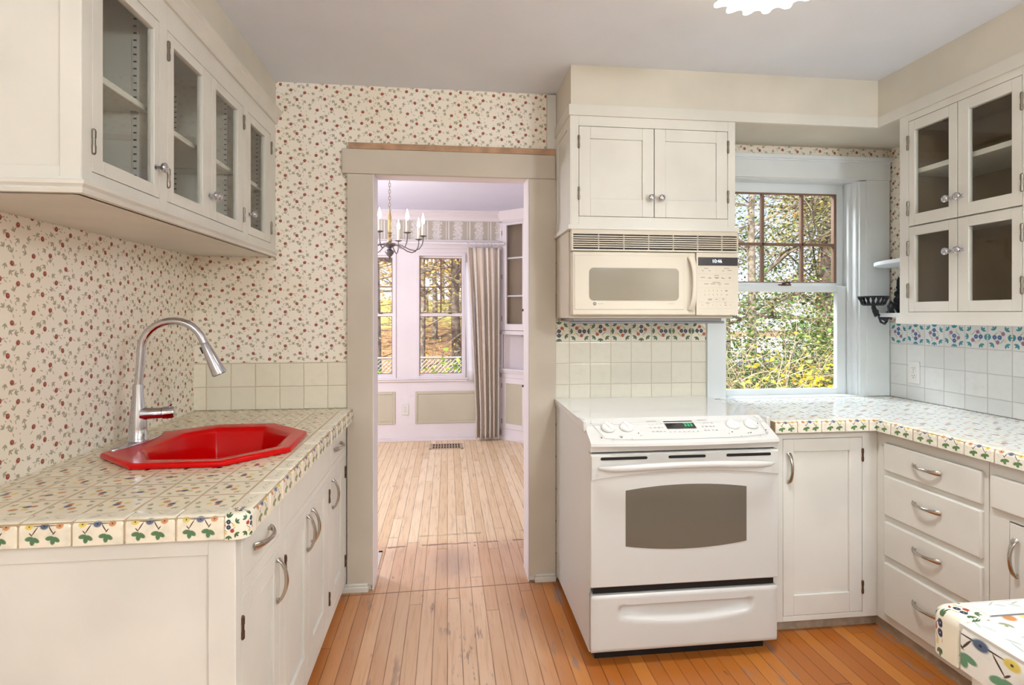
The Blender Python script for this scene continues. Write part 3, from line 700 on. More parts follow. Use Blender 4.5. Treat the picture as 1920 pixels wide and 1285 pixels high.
m.add(r3(ishr(.2),z-.178), [tuple(range(8))])
build('basin', m, M['red'], c, bevel=.005, seg=3, smooth=60)
c = thing('kitchen_tap', (-1.045,2.03,.912), 'tall chrome gooseneck tap with pull-down spray head behind the red sink', 'tap')
zb = ZL+.0165; tx, ty = -1.052, 2.025; sc = 1.0
m = MB(); dv = Vector((.028,.22)).normalized(); nv = Vector((dv.y,-dv.x)); pts = []
for k in range(32):
    a = 2*pi*k/32; L_, W_ = .125, .03; q = Vector((tx-.004,ty+.005))+dv*(L_*math.copysign(abs(cos(a))**.8,cos(a)))+nv*(W_*math.copysign(abs(sin(a))**.8,sin(a))*(1-.35*abs(cos(a))**2)); pts.append((q.x,q.y))
pc = Vector((tx,ty)); sh = lambda k: [tuple(pc+(Vector(p)-pc)*k) for p in pts]
m.ring([r3(pts,zb),r3(pts,zb+.004),r3(sh(.96),zb+.007),r3(sh(.4),zb+.0095)]); build('base_plate', m, M['chrome'], c, smooth=50)
m = MB(); m.lathe([(.031,.006),(.031,.012),(.028,.016),(.0275,.05),(.025,.09),(.0205,.13),(.0165,.165),(.0155,.20)], (tx,ty,zb), 'z', 28); build('body', m, M['chrome'], c, smooth=50)
m = MB(); ax = Vector((.966,.12,0)).normalized(); zs = 1.228; rr = .098; pts = [Vector((tx,ty,zb+.19)),Vector((tx+.006,ty,1.16))]
pc = Vector((tx+.01,ty,zs))+ax*rr
for k in range(15):
    a = pi-(pi+.0-.32)*k/14; pts.append(pc+ax*(rr*cos(a))+Vector((0,0,rr*sin(a))))
m.tube(pts, .0128, 16); build('spout', m, M['chrome'], c, smooth=50)
e = pts[-1]; dr = (pts[-1]-pts[-2]).normalized(); m = MB()
m.tube([e,e+dr*.012,e+dr*.013,e+dr*.02,e+dr*.065,e+dr*.125,e+dr*.132,e+dr*.133], [.0135,.0135,.0125,.0148,.019,.0245,.0245,.019], 20); sp = build('spray_head', m, M['chrome'], c, smooth=40)
m = MB(); m.tube([e+dr*.1335,e+dr*.1345], .02, 16); build('spray_face', m, M['black'], sp)
m = MB(); b_ = e+dr*.04-ax*.019; m.tube([b_-dr*.012,b_+dr*.012], .004, 8); build('spray_button', m, M['black'], sp)
m = MB(); hz = zb+.098; hp = Vector((tx,ty,hz)); hx = Vector((.97,.24,0)).normalized()
m.tube([hp+hx*.01,hp+hx*.03,hp+hx*.06,hp+hx*.072], [.026,.020,.019,.019], 18); build('valve_arm', m, M['chrome'], c, smooth=50)
m = MB(); m.tube([hp+hx*.0725,hp+hx*.074,hp+hx*.1,hp+hx*.108], [.019,.021,.021,.018], 18); m.tube([hp+hx*.09+Vector((0,0,.014)),hp+hx*.098+Vector((0,0,.03))], .005, 8); build('lever', m, M['chrome'], c, smooth=40)

# ------------------------------------------------------------------ wall tiles
o = build('tile_backsplash', MB().box(XL,-.484,YW-.007,YW,.894,1.117), M['tile_l']); tag(o, 'two rows of plain cream tiles left of the doorway behind the sink counter', 'wall tiles')
o = build('tile_backsplash', MB().box(.546,1.366,YW-.008,YW,.88,1.317), M['tile_s']); tag(o, 'cream tiles with a painted flower row behind the range', 'wall tiles')
o = build('tile_backsplash', MB().box(XR-.0085,XR-.0005,.8,YW-.001,.906,1.305), M['tile_r']); tag(o, 'white tiles with a flower row tinted blue-green by painted window light on the right wall', 'wall tiles')

# ------------------------------------------------------------------ range
YS = 2.05; x0, x1 = .542, 1.304
c = thing('kitchen_range', (.923,2.42,0), 'white slide-in electric range between the doorway and the corner cabinet', 'range')
m = MB(); m.box(x0+.004,x1-.004,YS+.045,2.745,.035,.885); build('body', m, M['appl'], c, bevel=.003)
build('plinth', MB().box(x0+.03,x1-.03,YS+.06,2.7,0,.036), M['black'], c); build('drawer_gap_shade', MB().box(x0+.012,x1-.012,YS+.018,YS+.06,.275,.31), M['black'], c); build('door_gap_shade', MB().box(x0+.01,x1-.01,YS+.02,YS+.06,.80,.84), M['black'], c)  # black boxes put in as the dark shade under and between the panels
for fx in (x0+.05,x1-.05):
    build('foot', MB().lathe([(.018,0),(.018,.008),(.01,.01),(.01,.036)], (fx,YS+.08,0), 'z', 16), M['black'], c, smooth=40)
m = MB(); m.box(x0-.004,1.343,YS+.13,2.755,.912,.921); build('cooktop', m, M['ctop'], c, bevel=.003)
m = MB(); m.box(x0,x1,YS+.09,2.75,.884,.912); m.box(x0-.002,x0+.008,YS+.12,2.75,.9,.916); build('cooktop_frame', m, M['appl'], c, bevel=.002)
# storage drawer with scooped grip
m = MB(); nx, nz = 48, 28; bx0, bx1, bz0, bz1 = x0+.002, x1-.004, .056, .273; grid = []
for j in range(nz+1):
    for i in range(nx+1):
        u = i/nx; x = bx0+(bx1-bx0)*u; zz = bz0+(bz1-bz0)*j/nz; t = (x-.925)/.268; dep = 0
        if abs(t) < 1:
            top = .234; bot = .150+.026*t*t
            k = min(1, max(0, (zz-bot)/.03)) * min(1, max(0, (top-zz)/.012)) * min(1, (1-abs(t))/.06)
            dep = .024*k*k*(3-2*k)*min(1.0, .35+(zz-bot)/(top-bot))
        ed = min(i, nx-i, j, nz-j); grid.append((x, YS+dep+(.006 if ed == 0 else 0), zz))
fs = [(j*(nx+1)+i, j*(nx+1)+i+1, (j+1)*(nx+1)+i+1, (j+1)*(nx+1)+i) for j in range(nz) for i in range(nx)]
m.add(grid, fs); m.box(bx0,bx1,YS+.0255,YS+.05,bz0,bz1); m.box(bx0,bx0+.001,YS+.006,YS+.03,bz0,bz1); m.box(bx1-.001,bx1,YS+.006,YS+.03,bz0,bz1); m.box(bx0,bx1,YS+.006,YS+.03,bz1-.001,bz1); m.box(bx0,bx1,YS+.006,YS+.03,bz0,bz0+.001)
build('storage_drawer', m, M['appl'], c, smooth=60)
# oven door
dm = MB(); dm.box(x0-.002,x1,YS,YS+.045,.305,.815); door = build('oven_door', dm, M['appl'], c, bevel=.005, seg=3)
def arc_poly(xa, xb, za, zb, ba, bb, n=16):
    P = [(xa+(xb-xa)*i/n, zb+bb*(1-(2*i/n-1)**2)) for i in range(n+1)]; Q = [(xb-(xb-xa)*i/n, za-ba*(1-(2*i/n-1)**2)) for i in range(n+1)]; return Q[::1]+P[::1] if False else P+Q
def plate(poly, y0_, y1_):
    mb = MB(); n = len(poly); vs = [(x,y0_,z) for x,z in poly]+[(x,y1_,z) for x,z in poly]
    a = sum(poly[i][0]*poly[(i+1)%n][1]-poly[(i+1)%n][0]*poly[i][1] for i in range(n)); r = a < 0
    fr = list(range(n)); 
    if r: fr.reverse()
    fs = [tuple(fr), tuple(n+i for i in reversed(fr))]
    for i in range(n):
        j = (i+1)%n; f = (i, n+i, n+j, j); fs.append(f if not r else f[::-1])
    mb.add(vs, fs); return mb
build('oven_window', plate(arc_poly(.678,1.168,.459,.673,.019,.017), YS-.0015, YS+.002), M['oven'], door)
build('door_crest', plate([(x0+.001,.81),(x1-.003,.81)]+[(x1-.003-(x1-.004-x0)*i/20, .716+.026*(1-(2*i/20-1)**2)) for i in range(21)], YS-.004, YS+.004), M['appl'], door, bevel=.002)
m = MB()
for a, b in ((.578,.763),(.847,.998),(1.083,1.268)): m.M = None; m.v += []; pl_ = [(a+.006+.006*cos(q), .798+.0055*sin(q)) for q in [pi/2+pi*k/8 for k in range(9)]]+[(b-.006+.006*cos(q), .798+.0055*sin(q)) for q in [-pi/2+pi*k/8 for k in range(9)]]; pp = plate(pl_, YS-.0055, YS-.003); m.add(pp.v, pp.f)
build('vent_slots', m, M['black'], door)
m = MB(); pts = []; ra = []; rb = []
for i in range(25):
    t = -1+2*i/24; pts.append((.924+.353*t, YS-.012-.034*(1-abs(t)**6)**.6, .764+.012*(1-t*t))); q = (1-abs(t)**10)**.5 if abs(t) < 1 else 0; ra.append(.0105*max(q,.35)); rb.append(.0135*max(q,.4))
m.tube(pts, ra, 14, ry=rb, up=(0,-1,0)); build('door_handle', m, M['appl'], door, smooth=60)
# control panel: bowed sloping console
def console_section(t):
    bow_ = .02*(1-t*t)
    return [(YS+.145,.921),(YS+.135,.926),(YS+.012-bow_*.9,.866+.0),(YS-.004-bow_,.856),(YS-.006-bow_,.846),(YS+.004-bow_*.5,.832),(YS+.004,.822-.0),(YS+.03,.822),(YS+.145,.88)]
m = MB(); rings = []; N_ = 24
for i in range(N_+1):
    t = -1+2*i/N_; rings.append([(.922+.381*t, y, z) for y, z in console_section(t)])
m.ring(rings[::-1]); cpm = m; cp = None; kids_ = []
# console frame: local axes on the slope
ey, ez = (YS+.012-.018)-(YS+.135), .866-.926; sl = math.hypot(ey, ez); sd = Vector((0,ey/sl,ez/sl)); sn = Vector((0,ez/sl,-ey/sl)); sn = sn if sn.z > 0 else -sn
def onpanel(x, s_, h=0.0): return Vector((x,YS+.135,.926))+sd*(sl*s_)+sn*h
def panel_quad(mb, xa, xb, s0, s1, h=.0006, skew=0.0):
    mb.add([onpanel(xa+skew,s1,h),onpanel(xb+skew,s1,h),onpanel(xb,s0,h),onpanel(xa,s0,h)], [(0,1,2,3)])
m = MB()
for r_ in range(3):
    for k in range(4):
        for bx in (.80+.0, 1.015): 
            if bx < .9 or r_ < 3: panel_quad(m, bx+k*.016, bx+k*.016+rnd.uniform(.005,.011), .3+r_*.17, .335+r_*.17, .0012)
for k in range(7): panel_quad(m, .868+k*.019, .868+k*.019+.008, .68, .71, .0012)
panel_quad(m, .80,.84,.18,.21,.0012); panel_quad(m, 1.015,1.055,.18,.21,.0012)
for fx in (.629,.704,1.148,1.227):
    for dx, s_ in ((-.04,.8),(.0,.93),(.042,.8)): panel_quad(m, fx+dx-.003, fx+dx+.003, s_, s_+.035, .0012)
prn = m
m = MB()
for fx, s_ in ((.588,.3),(.588,.86),(.655,.25),(.668,.86),(.742,.7),(1.125,.75),(1.2,.8),(1.262,.4),(1.272,.7)): m.ball(onpanel(fx,s_), .0022, 4)
mks = m
m = prn; m.tube([onpanel(.575,.1,.001),onpanel(.569,.2,.001),onpanel(.60,.9,.001),onpanel(.70,.98,.001),onpanel(.92,1.0,.001),onpanel(1.15,.98,.001),onpanel(1.262,.88,.001),onpanel(1.28,.2,.001),onpanel(1.27,.06,.001)], .0008, 5)
cp = build('control_panel', cpm, M['appl'], c, smooth=35, extra=((prn, M['ink2']), (mks, M['black'])))
for fx, s_ in ((x0-.012,1),(x1-.004,-1)):
    m = MB(); m.box(fx,fx+.017,YS+.075,YS+.15,.884,.929); build('end_cap', m, M['appl'], cp, bevel=.005, seg=3)
for fx in (.629,.704,1.148,1.227):
    m = MB(); rings = []
    ctr = onpanel(fx,.46)
    for r, h in ((.027,.0),(.027,.004),(.0245,.009),(.02,.013),(.004,.0155)): rings.append([ctr+sn*h+Vector((1,0,0))*(r*cos(2*pi*k/28))+sd*(r*sin(2*pi*k/28)) for k in range(28)])
    m.ring(rings); kb = build('burner_knob', m, M['plastic'], cp, smooth=40)
    m = MB(); g0 = ctr+sn*.008; qd = (sd*.95+Vector((.3,0,0))).normalized()
    m.tube([g0-qd*.026,g0-qd*.014,g0+qd*.012,g0+qd*.024], [.003,.0075,.0085,.004], 10, ry=[.008,.014,.016,.008], up=sn.cross(qd)); build('grip', m, M['plastic'], kb, smooth=60)
m = MB(); panel_quad(m, .868,.99,.22,.56,.002); ds = build('display', m, M['display'], cp)
m = MB(); xx = .945
for k in range(3):
    panel_quad(m, xx,xx+.008,.33,.36,.0028); panel_quad(m, xx,xx+.008,.40,.43,.0028); panel_quad(m, xx+.006,xx+.009,.33,.46,.0028); panel_quad(m, xx,xx+.008,.45,.48,.0028); xx += .0125
build('green_digits', m, M['green'], ds)


# ------------------------------------------------------------------ cabinet over the range
YU = 2.425; x0, x1 = .549, 1.327
c = thing('wall_cabinet', (.93,2.6,1.735), 'cream two-door wall cabinet above the microwave', 'cabinet')
m = MB(); m.box(x0+.004,x0+.016,YU+.02,YW,1.74,2.25); m.box(x1-.016,x1,YU+.02,YW,1.74,2.25); m.box(x0+.004,x1,YU+.02,YW,1.741,1.756); m.box(x0+.004,x1,YU+.02,YW,2.232,2.25); m.box(x0+.004,x1,YW-.012,YW,1.741,2.25); build('carcass', m, M['paint'], c)
m = MB(); framed(m, 'x', x0, x1, 1.74, 2.25, YU, .02, .036, .036, .054, .049); build('face_frame', m, M['paint'], c, bevel=.001)
m = MB(); shaker(m, 'y', YU+.001, YW-.001, 1.74, 2.245, x0-.004, .008, .06, .06, .05, .06, .004); build('side_panel', m, M['paint'], c, bevel=.001)
build('base_moulding', molding([(x0-.004,YW),(x0-.004,YU),(x1+.004,YU),(x1+.004,YW)], [(-.01,1.731),(.014,1.731),(.014,1.741),(.007,1.746),(.007,1.751),(-.01,1.751)], -1), M['paint'], c, smooth=30)
for a, b, hx, kx in ((x0+.036,.937,x0+.036,.916),(.937,x1-.036,x1-.036,.964)):
    m = MB(); shaker(m, 'x', a+G, b-G, 1.789+G, 2.196-G, YU, .019, .052, .054, .054, .08, .006); dd = build('door', m, M['paint'], c, bevel=.0016)
    knob(dd, (kx,YU,1.876), '-y', s=1.05)
    for zz in (2.123,1.892): hinge(dd, hx, YU-.003, zz, .052)

# ------------------------------------------------------------------ microwave
YM = 2.42; x0, x1 = .551, 1.339
c = thing('microwave', (.945,2.6,1.344), 'bisque over-the-range microwave mounted below the two-door wall cabinet', 'microwave')
m = MB(); m.box(x0-.003,x1-.002,YM+.05,YW-.01,1.33,1.73); build('body', m, M['bisque'], c, bevel=.003)
m = MB(); m.box(x0+.02,x1-.05,YM+.06,YW-.012,1.316,1.331); m.prism([(x0+.02,YM+.07),(x1-.03,YM+.07),(x1-.05,YW-.1),(x0+.05,YW-.1)], 1.305, 1.317); build('grease_filter', m, plain('grey_underside', (140,138,140), .5, metal=.3), c, bevel=.004)
m = MB(); m.box(x0,x1,YM+.02,YM+.051,1.64,1.732); gx0, gx1, gz0, gz1 = .559, 1.333, 1.642, 1.71
g = build('vent_recess', MB().box(gx0,gx1,YM+.012,YM+.021,gz0,gz1), M['black'], c)
m = MB(); m.box(x0,x1,YM,YM+.03,gz1,1.733); m.box(x0,x1,YM,YM+.03,1.634,gz0); m.box(x0,gx0,YM,YM+.03,gz0,gz1); m.box(gx1,x1,YM,YM+.03,gz0,gz1)
for k in range(1,7): xx = gx0+(gx1-gx0)*(k/6.62)-.002; m.box(xx,xx+.004,YM+.001,YM+.014,gz0,gz1)
for k in range(1,7): zz = gz0+(gz1-gz0)*k/7; m.add([(gx0,YM+.001,zz-.0022),(gx1,YM+.001,zz-.0022),(gx1,YM+.014,zz+.002),(gx0,YM+.014,zz+.002),(gx0,YM+.001,zz+.0025),(gx1,YM+.001,zz+.0025),(gx1,YM+.014,zz+.0065),(gx0,YM+.014,zz+.0065)], [(0,1,5,4),(0,3,2,1),(4,5,6,7),(2,3,7,6)])
build('vent_grille', m, M['bisque'], c, bevel=.0008)
m = MB(); m.box(x0+.004,1.132,YM,YM+.05,1.345,1.631); dd = build('door', m, M['bisque'], c, bevel=.006, seg=3)
m = MB(); m.box(.564,1.076,YM-.0025,YM+.001,1.37,1.615); build('door_face', m, M['bisque'], dd, bevel=.002)
def rrect(xa, xb, za, zb, r, n=6):
    P = []
    for cx_, cz_, a0 in ((xb-r,zb-r,0),(xa+r,zb-r,pi/2),(xa+r,za+r,pi),(xb-r,za+r,3*pi/2)):
        for k in range(n+1): a = a0+pi/2*k/n; P.append((cx_+r*cos(a), cz_+r*sin(a)))
    return P
build('door_window', plate(rrect(.631,1.05,1.411,1.558,.02), YM-.004, YM), M['mwglass'], dd)
m = MB(); pts = []; ra = []; rb = []
for i in range(21):
    t = -1+2*i/20; pts.append((1.106+.008*(1-t*t), YM-.005-.026*(1-t**4), 1.491+.121*t)); ra.append(.007); rb.append(.0165-.006*(1-t*t))
m.tube(pts, ra, 12, ry=rb, up=(0,-1,0)); build('door_handle', m, M['bisque'], dd, smooth=60)
pnm = MB(); pnm.box(1.136,x1,YM,YM+.05,1.345,1.632)
def text(s_, x, z, size, y, mat, parent, name, font_align='CENTER'):
    cu = bpy.data.curves.new(name, 'FONT'); cu.body = s_; cu.size = size; cu.align_x = font_align; cu.align_y = 'CENTER'; cu.extrude = .0002
    o = bpy.data.objects.new(name+'_tmp', cu); COL.objects.link(o); bpy.context.view_layer.update()
    me = bpy.data.meshes.new_from_object(o.evaluated_get(bpy.context.evaluated_depsgraph_get())); bpy.data.objects.remove(o)
    mb = MB(); mb.add([(x+v.co.x, y-v.co.z, z+v.co.y) for v in me.vertices], [tuple(p.vertices) for p in me.polygons]); bpy.data.meshes.remove(me)
    return build(name, mb, mat, parent)
m = MB(); Y_ = YM-.0004
def dash(mb, xa, xb, z, h=.0022): mb.box(xa,xb,Y_,YM+.002,z-h/2,z+h/2)
def line(mb, xa, xb, z): mb.box(xa,xb,Y_,YM+.002,z-.0003,z+.0003)
px = lambda x: 1.137+(x-50)*.000258
pz = lambda y: 1.631-(y-115)*.000264
for xa, xb, yy in ((190,270,383),(565,660,383),(145,180,424),(275,310,424),(525,565,424),(630,705,416),(380,465,507),(125,205,542),(285,310,540),(262,325,556),(380,470,542),(400,455,556),(515,545,542),(520,580,558),(645,695,542),(655,690,556),(345,490,628),(190,270,655),(310,405,655),(445,510,655),(575,655,655),(475,490,684),(580,635,768),(590,625,780),(600,635,846),(262,340,918),(262,335,934),(400,445,922),(530,570,915),(535,560,932),(222,290,988),(570,605,988),(150,165,1024),(250,262,1024),(345,358,1024),(490,505,1024),(570,615,1024),(680,695,1022)): dash(m, px(xa), px(xb), pz(yy), .0022)
lab_ = m
m = MB()
for yy in (480,602,722,975,1082): line(m, px(85), px(760), pz(yy))
for xa, xb in ((370,475),(500,605)):
    m.box(px(xa),px(xb),Y_,YM+.002,pz(892)-.0003,pz(892)+.0003); m.box(px(xa),px(xb),Y_,YM+.002,pz(960)-.0003,pz(960)+.0003)
    for xx in (xa, xb): m.box(px(xx)-.0003,px(xx)+.0003,Y_,YM+.002,pz(960),pz(892))
for xx, ya, yb in ((418,385,470),(428,985,1075)): m.box(px(xx)-.0003,px(xx)+.0003,Y_,YM+.002,pz(yb),pz(ya))
pn = build('control_panel', pnm, M['bisque'], c, bevel=.005, seg=3, extra=((lab_, M['ink']), (m, M['ink2'])))
ds = build('display', MB().box(1.144,1.336,YM-.0015,YM+.002,1.573,1.611), M['display'], pn)
text('10:46', 1.234, 1.593, .022, YM-.0022, M['dial'], ds, 'clock_digits')
for i, ch in enumerate('1234567890'): text(ch, px(205+(i%5)*77), pz(772 if i < 5 else 845), .0085, YM-.0004, M['ink'], pn, 'key_digit')
m = MB(); m.lathe([(.0078,0),(.0078,.001),(.0062,.0012),(.0062,.0004)], (.6565,YM-.0025,1.3965), '-y', 28); lg = build('badge', m, M['logo'], dd, smooth=40)
text('GE', .6565, 1.3965, .0085, YM-.0042, M['plastic'], lg, 'badge_letters'); text('Profile', .684, 1.3965, .0095, YM-.0028, M['ink2'], dd, 'badge_script')
m = MB(); m.box(.998,1.03,YM-.0029,YM,1.3958,1.3978); build('small_print', m, M['ink2'], dd)

# ------------------------------------------------------------------ right base cabinets
def cab_front(c): pass
YB_ = 2.18; XB = 1.84; Zt = .856
c = thing('base_cabinet', (1.6,2.45,0), 'narrow cream base cabinet with one panelled door beside the range', 'cabinet')
m = MB(); m.box(1.362,1.378,YB_+.021,YW-.01,.05,Zt); m.box(1.362,XR-.01,YW-.03,YW-.01,.05,Zt); m.box(1.362,XB+.02,YB_+.021,YW-.01,.05,.07); build('carcass', m, M['paint'], c)
m = MB(); m.box(1.362,1.405,YB_,YB_+.02,.05,Zt); m.box(1.77,XB,YB_,YB_+.02,.05,Zt); m.box(1.405,1.77,YB_,YB_+.02,.822,Zt); m.box(1.405,1.77,YB_,YB_+.02,.05,.072); build('face_frame', m, M['paint'], c, bevel=.001)
build('toe_kick', MB().box(1.362,XB+.03,YB_+.03,YB_+.045,0,.05), M['toe'], c)
m = MB(); shaker(m, 'x', 1.405+G, 1.77-G, .072+G, .822-G, YB_, .019, .048, .058, .054, .085, .009); dd = build('door', m, M['paint'], c, bevel=.0016)
bow(dd, (1.43,YB_,.70), (0,0,1), (0,-1,0), .125)
for zz in (.745,.178): hinge(dd, 1.77, YB_-.002, zz, .05, mat='hinge')
def base_r(name, a0, a1, label):
    return thing(name, ((XB+XR)/2,(a0+a1)/2,0), label, 'cabinet')
def drawer_r(c, a0, a1, z0, z1, hy=None, hz=0.0):
    m = MB(); m.box(XB-.014,XB+.005,a0,a1,z0,z1); dd = build('drawer', m, M['paint'], c, bevel=.006, seg=3)
    if hy: bow(dd, (XB-.014,hy,(z0+z1)/2+hz), (0,1,0), (-1,0,0), .125)
c = base_r('drawer_cabinet', 1.69, 2.17, 'cream base cabinet with a stack of four drawers')
m = MB(); m.box(XB+.021,XR-.01,1.688,1.702,.05,Zt); m.box(XB+.021,XR-.01,2.15,2.166,.05,Zt); m.box(XB+.021,XR-.01,1.69,2.16,.05,.07); m.box(XR-.03,XR-.01,1.69,2.16,.07,Zt); build('carcass', m, M['paint'], c)
build('face_frame', MB().box(XB,XB+.02,1.686,YB_,.05,Zt), M['paint'], c)
build('toe_kick', MB().box(XB+.015,XB+.03,1.69,YB_+.03,0,.05), M['toe'], c)
for z0, z1 in ((.691,.808),(.503,.671),(.332,.478),(.085,.305)): drawer_r(c, 1.702, 2.132, z0, z1, 1.915, .02 if z1 < .7 else .005)
c = base_r('base_cabinet', 1.0, 1.68, 'cream base cabinet with one drawer above a door, at the right edge of the photo')
m = MB(); m.box(XB+.021,XR-.01,.9,.916,.05,Zt); m.box(XB+.021,XR-.01,1.668,1.684,.05,Zt); m.box(XB+.021,XR-.01,.91,1.67,.05,.07); m.box(XR-.03,XR-.01,.91,1.67,.07,Zt); build('carcass', m, M['paint'], c)
m = MB(); m.box(XB,XB+.02,.9,1.684,.668,Zt); m.box(XB,XB+.02,1.618,1.684,.05,.668); m.box(XB,XB+.02,.9,.95,.05,.668); m.box(XB,XB+.02,.95,1.618,.05,.08); build('face_frame', m, M['paint'], c, bevel=.001)
build('toe_kick', MB().box(XB+.015,XB+.03,.9,1.684,0,.05), M['toe'], c)
drawer_r(c, 1.05, 1.672, .694, .806, 1.36)
m = MB(); shaker(m, 'y', 1.28+G, 1.618-G, .08+G, .664-G, XB, .019, .06, .055, .06, .07, .009); dd = build('door', m, M['paint'], c, bevel=.0016); bow(dd, (XB,1.592,.555), (0,0,1), (-1,0,0), .125)
m = MB(); shaker(m, 'y', .95+G, 1.28-G, .08+G, .664-G, XB, .019, .06, .055, .06, .07, .009); dd = build('door', m, M['paint'], c, bevel=.0016); bow(dd, (XB,.99,.555), (0,0,1), (-1,0,0), .125)

# ------------------------------------------------------------------ right wall cabinet with glass doors
XU = 2.05; ya, yb = 1.69, 2.297; zb, zt = 1.335, 2.25
c = thing('glass_door_cabinet', (2.23,2.0,1.31), 'cream wall cabinet with four small glass doors right of the window', 'cabinet')
m = MB(); m.box(XU+.02,XR,yb-.016,yb,zb,zt); m.box(XU+.02,XR,ya,ya+.016,zb,zt); m.box(XU+.02,XR,ya,yb,zb,zb+.016); m.box(XU+.02,XR,ya,yb,zt-.016,zt); m.box(XU+.02,XR,ya,yb,1.732,1.748); build('carcass', m, M['paint'], c)
m = MB(); q = .002; m.box(XR-.01,XR-.004,ya+.016,yb-.016,zb+.016,zt-.016); m.box(XU+.021,XR-.01,yb-.02,yb-.016,zb+.016,zt-.016); m.box(XU+.021,XR-.01,ya+.016,ya+.02,zb+.016,zt-.016); m.box(XU+.021,XR-.01,ya+.016,yb-.016,zt-.02,zt-.016); m.box(XU+.021,XR-.01,ya+.016,yb-.016,zb+.016,zb+.019); build('lining', m, M['interior'], c, label='tan layer standing in for the interior shade')  # thin tan sheets put inside to carry the cabinet's shade
m = MB(); m.box(XU,XU+.02,2.249,yb,zb,zt); m.box(XU,XU+.02,ya,1.756,zb,zt); m.box(XU,XU+.02,1.756,2.249,2.211,zt); m.box(XU,XU+.02,1.756,2.249,zb,1.358); build('face_frame', m, M['paint'], c, bevel=.001)
build('base_moulding', molding([(XR,yb),(XU,yb),(XU,ya)], [(-.01,1.306),(.02,1.306),(.02,1.318),(.01,1.324),(.01,1.336),(-.01,1.336)], -1), M['paint'], c, smooth=30)
build('underside', MB().box(XU,XR,ya,yb,1.308,1.334), M['paint'], c)
build('shelf', MB().box(XU+.03,XR-.01,ya+.02,yb-.02,1.976,1.998), M['paint'], c, bevel=.002)
for z0, z1, gb, gt, kz in ((1.741,2.211,.05,.045,1.823),(1.358,1.739,.043,.039,1.607)):
    for a, b, s0, s1, hy, ky in ((2.01,2.249,.038,.031,2.2495,2.043),(1.756,2.01,.036,.046,1.7555,1.99)):
        m = MB(); framed(m, 'y', a+G, b-G, z0+G, z1-G, XU, .019, s0, s1, gt, gb); dd = build('door', m, M['paint'], c, bevel=.0016)
        build('glass_pane', MB().box(XU+.008,XU+.011,a+s0-.004,b-s1+.004,z0+gb-.004,z1-gt+.004), M['glass'], dd)
        knob(dd, (XU,ky,kz), '-x', s=1.05)
        hz = (2.115,1.822) if z0 > 1.5 else (1.643,1.454)
        for zz in hz: hinge(dd, XU-.003, hy, zz, .058)

# quarter-round open shelves in the window corner
def qshelf(z, y0, x_, lab, depth, yend):
    pts = [(XR,yend),(XR,y0)]; n = 14
    pts = [(XR,y0)]
    for k in range(n+1):
        a = pi/2*k/n; pts.append((XR-depth*cos(a)**.7 if k < n else XR, y0+(yend-y0)*sin(a)))
    m = MB(); m.prism(pts, z, z+.02); o = build('corner_shelf', m, M['winwhite'], None, bevel=.003); tag(o, lab, 'shelf', 'small rounded shelves in the window corner')
qshelf(1.598, 2.30, 0, 'upper small rounded white shelf between the window and the glass cabinet', .26, 2.74)
qshelf(1.335, 2.30, 0, 'lower small rounded white shelf, just above the flower tiles by the window', .26, 2.74)

# ------------------------------------------------------------------ peninsula at the right front
c = thing('tiled_counter', (1.3,.35,.84), 'near end of a white flower-tiled peninsula counter at the lower right corner', 'counter')
IX, IY, IZ = .735, .775, .905
build('tile_top', slab([(IX+.05,.0),(1.95,.0),(1.95,IY-.05),(IX+.05,IY-.05)], .856, IZ-.0015), M['ctile_r'], c)
m = MB(); edge_run(m, (IX,IY-.055), (IX,.0), (-1,0), IZ, .838, first=.108, t0=.15, rad=.02, depth=.05); edge_run(m, (IX+.055,IY), (1.95,IY), (0,1), IZ, .838, first=.108, rad=.02, depth=.05); build('edge_tiles', m, M['edge_i'], c, smooth=28)
m = MB(); corner_piece(m, IX, IY, -1, 1, IZ+.001, .836, w=.054); build('corner_tile', m, M['corner'], c, smooth=50)
m = MB(); m.box(IX+.004,IX+.051,.002,IY-.05,.845,IZ-.004); m.box(IX+.05,1.95,IY-.051,IY-.004,.845,IZ-.004); build('grout_bed', m, plain('pale_grout', (214,208,200), .8), c)
c = thing('peninsula_cabinet', (1.3,.35,0), 'cream base cabinet under the near tiled peninsula', 'cabinet')
m = MB(); m.box(IX+.03,1.95,.02,IY-.047,.06,.845); m.box(IX+.06,1.95,.05,IY-.08,0,.06); build('carcass', m, M['paint'], c, bevel=.002)
m = MB(); m.box(IX+.06,1.2,IY-.046,IY-.03,.1,.80); dd = build('door', m, M['paint'], c, bevel=.002)
bow(dd, (IX+.09,IY-.03,.755), (0,0,1), (0,1,0), .11)

# ------------------------------------------------------------------ kitchen window
wn = sempty('window_1', (1.83,2.8,.9), 'double-hung kitchen window over the corner counter')
W = M['winwhite']
m = MB(); m.box(1.349,1.452,2.745,YW,.905,2.075); piece('casing', m, W, wn)
m = MB(); m.box(2.253,2.391,2.745,YW,.905,2.075); piece('casing', m, W, wn)
m = MB(); m.box(1.33,2.394,2.742,YW,2.075,2.175); piece('head_casing', m, W, wn)
m = MB(); m.box(1.32,2.40,2.728,YW,2.175,2.196); m.box(1.33,2.39,2.736,YW,2.166,2.176); piece('cap_moulding', m, W, wn)
m = MB(); m.box(2.205,2.216,2.765,2.93,.905,2.075); m.box(2.216,2.256,2.748,2.775,.905,2.07); m.box(2.19,2.206,2.80,2.815,.905,2.07); piece('jamb', m, W, wn, .001)
m = MB(); m.box(1.444,1.456,2.765,2.93,.905,2.075); piece('jamb', m, W, wn, .001)
m = MB(); m.box(1.45,2.21,2.765,2.93,2.072,2.09); piece('head_jamb', m, W, wn, .001)
m = MB(); m.box(1.42,2.26,2.745,2.97,.88,.909); piece('sill', m, W, wn, .002)
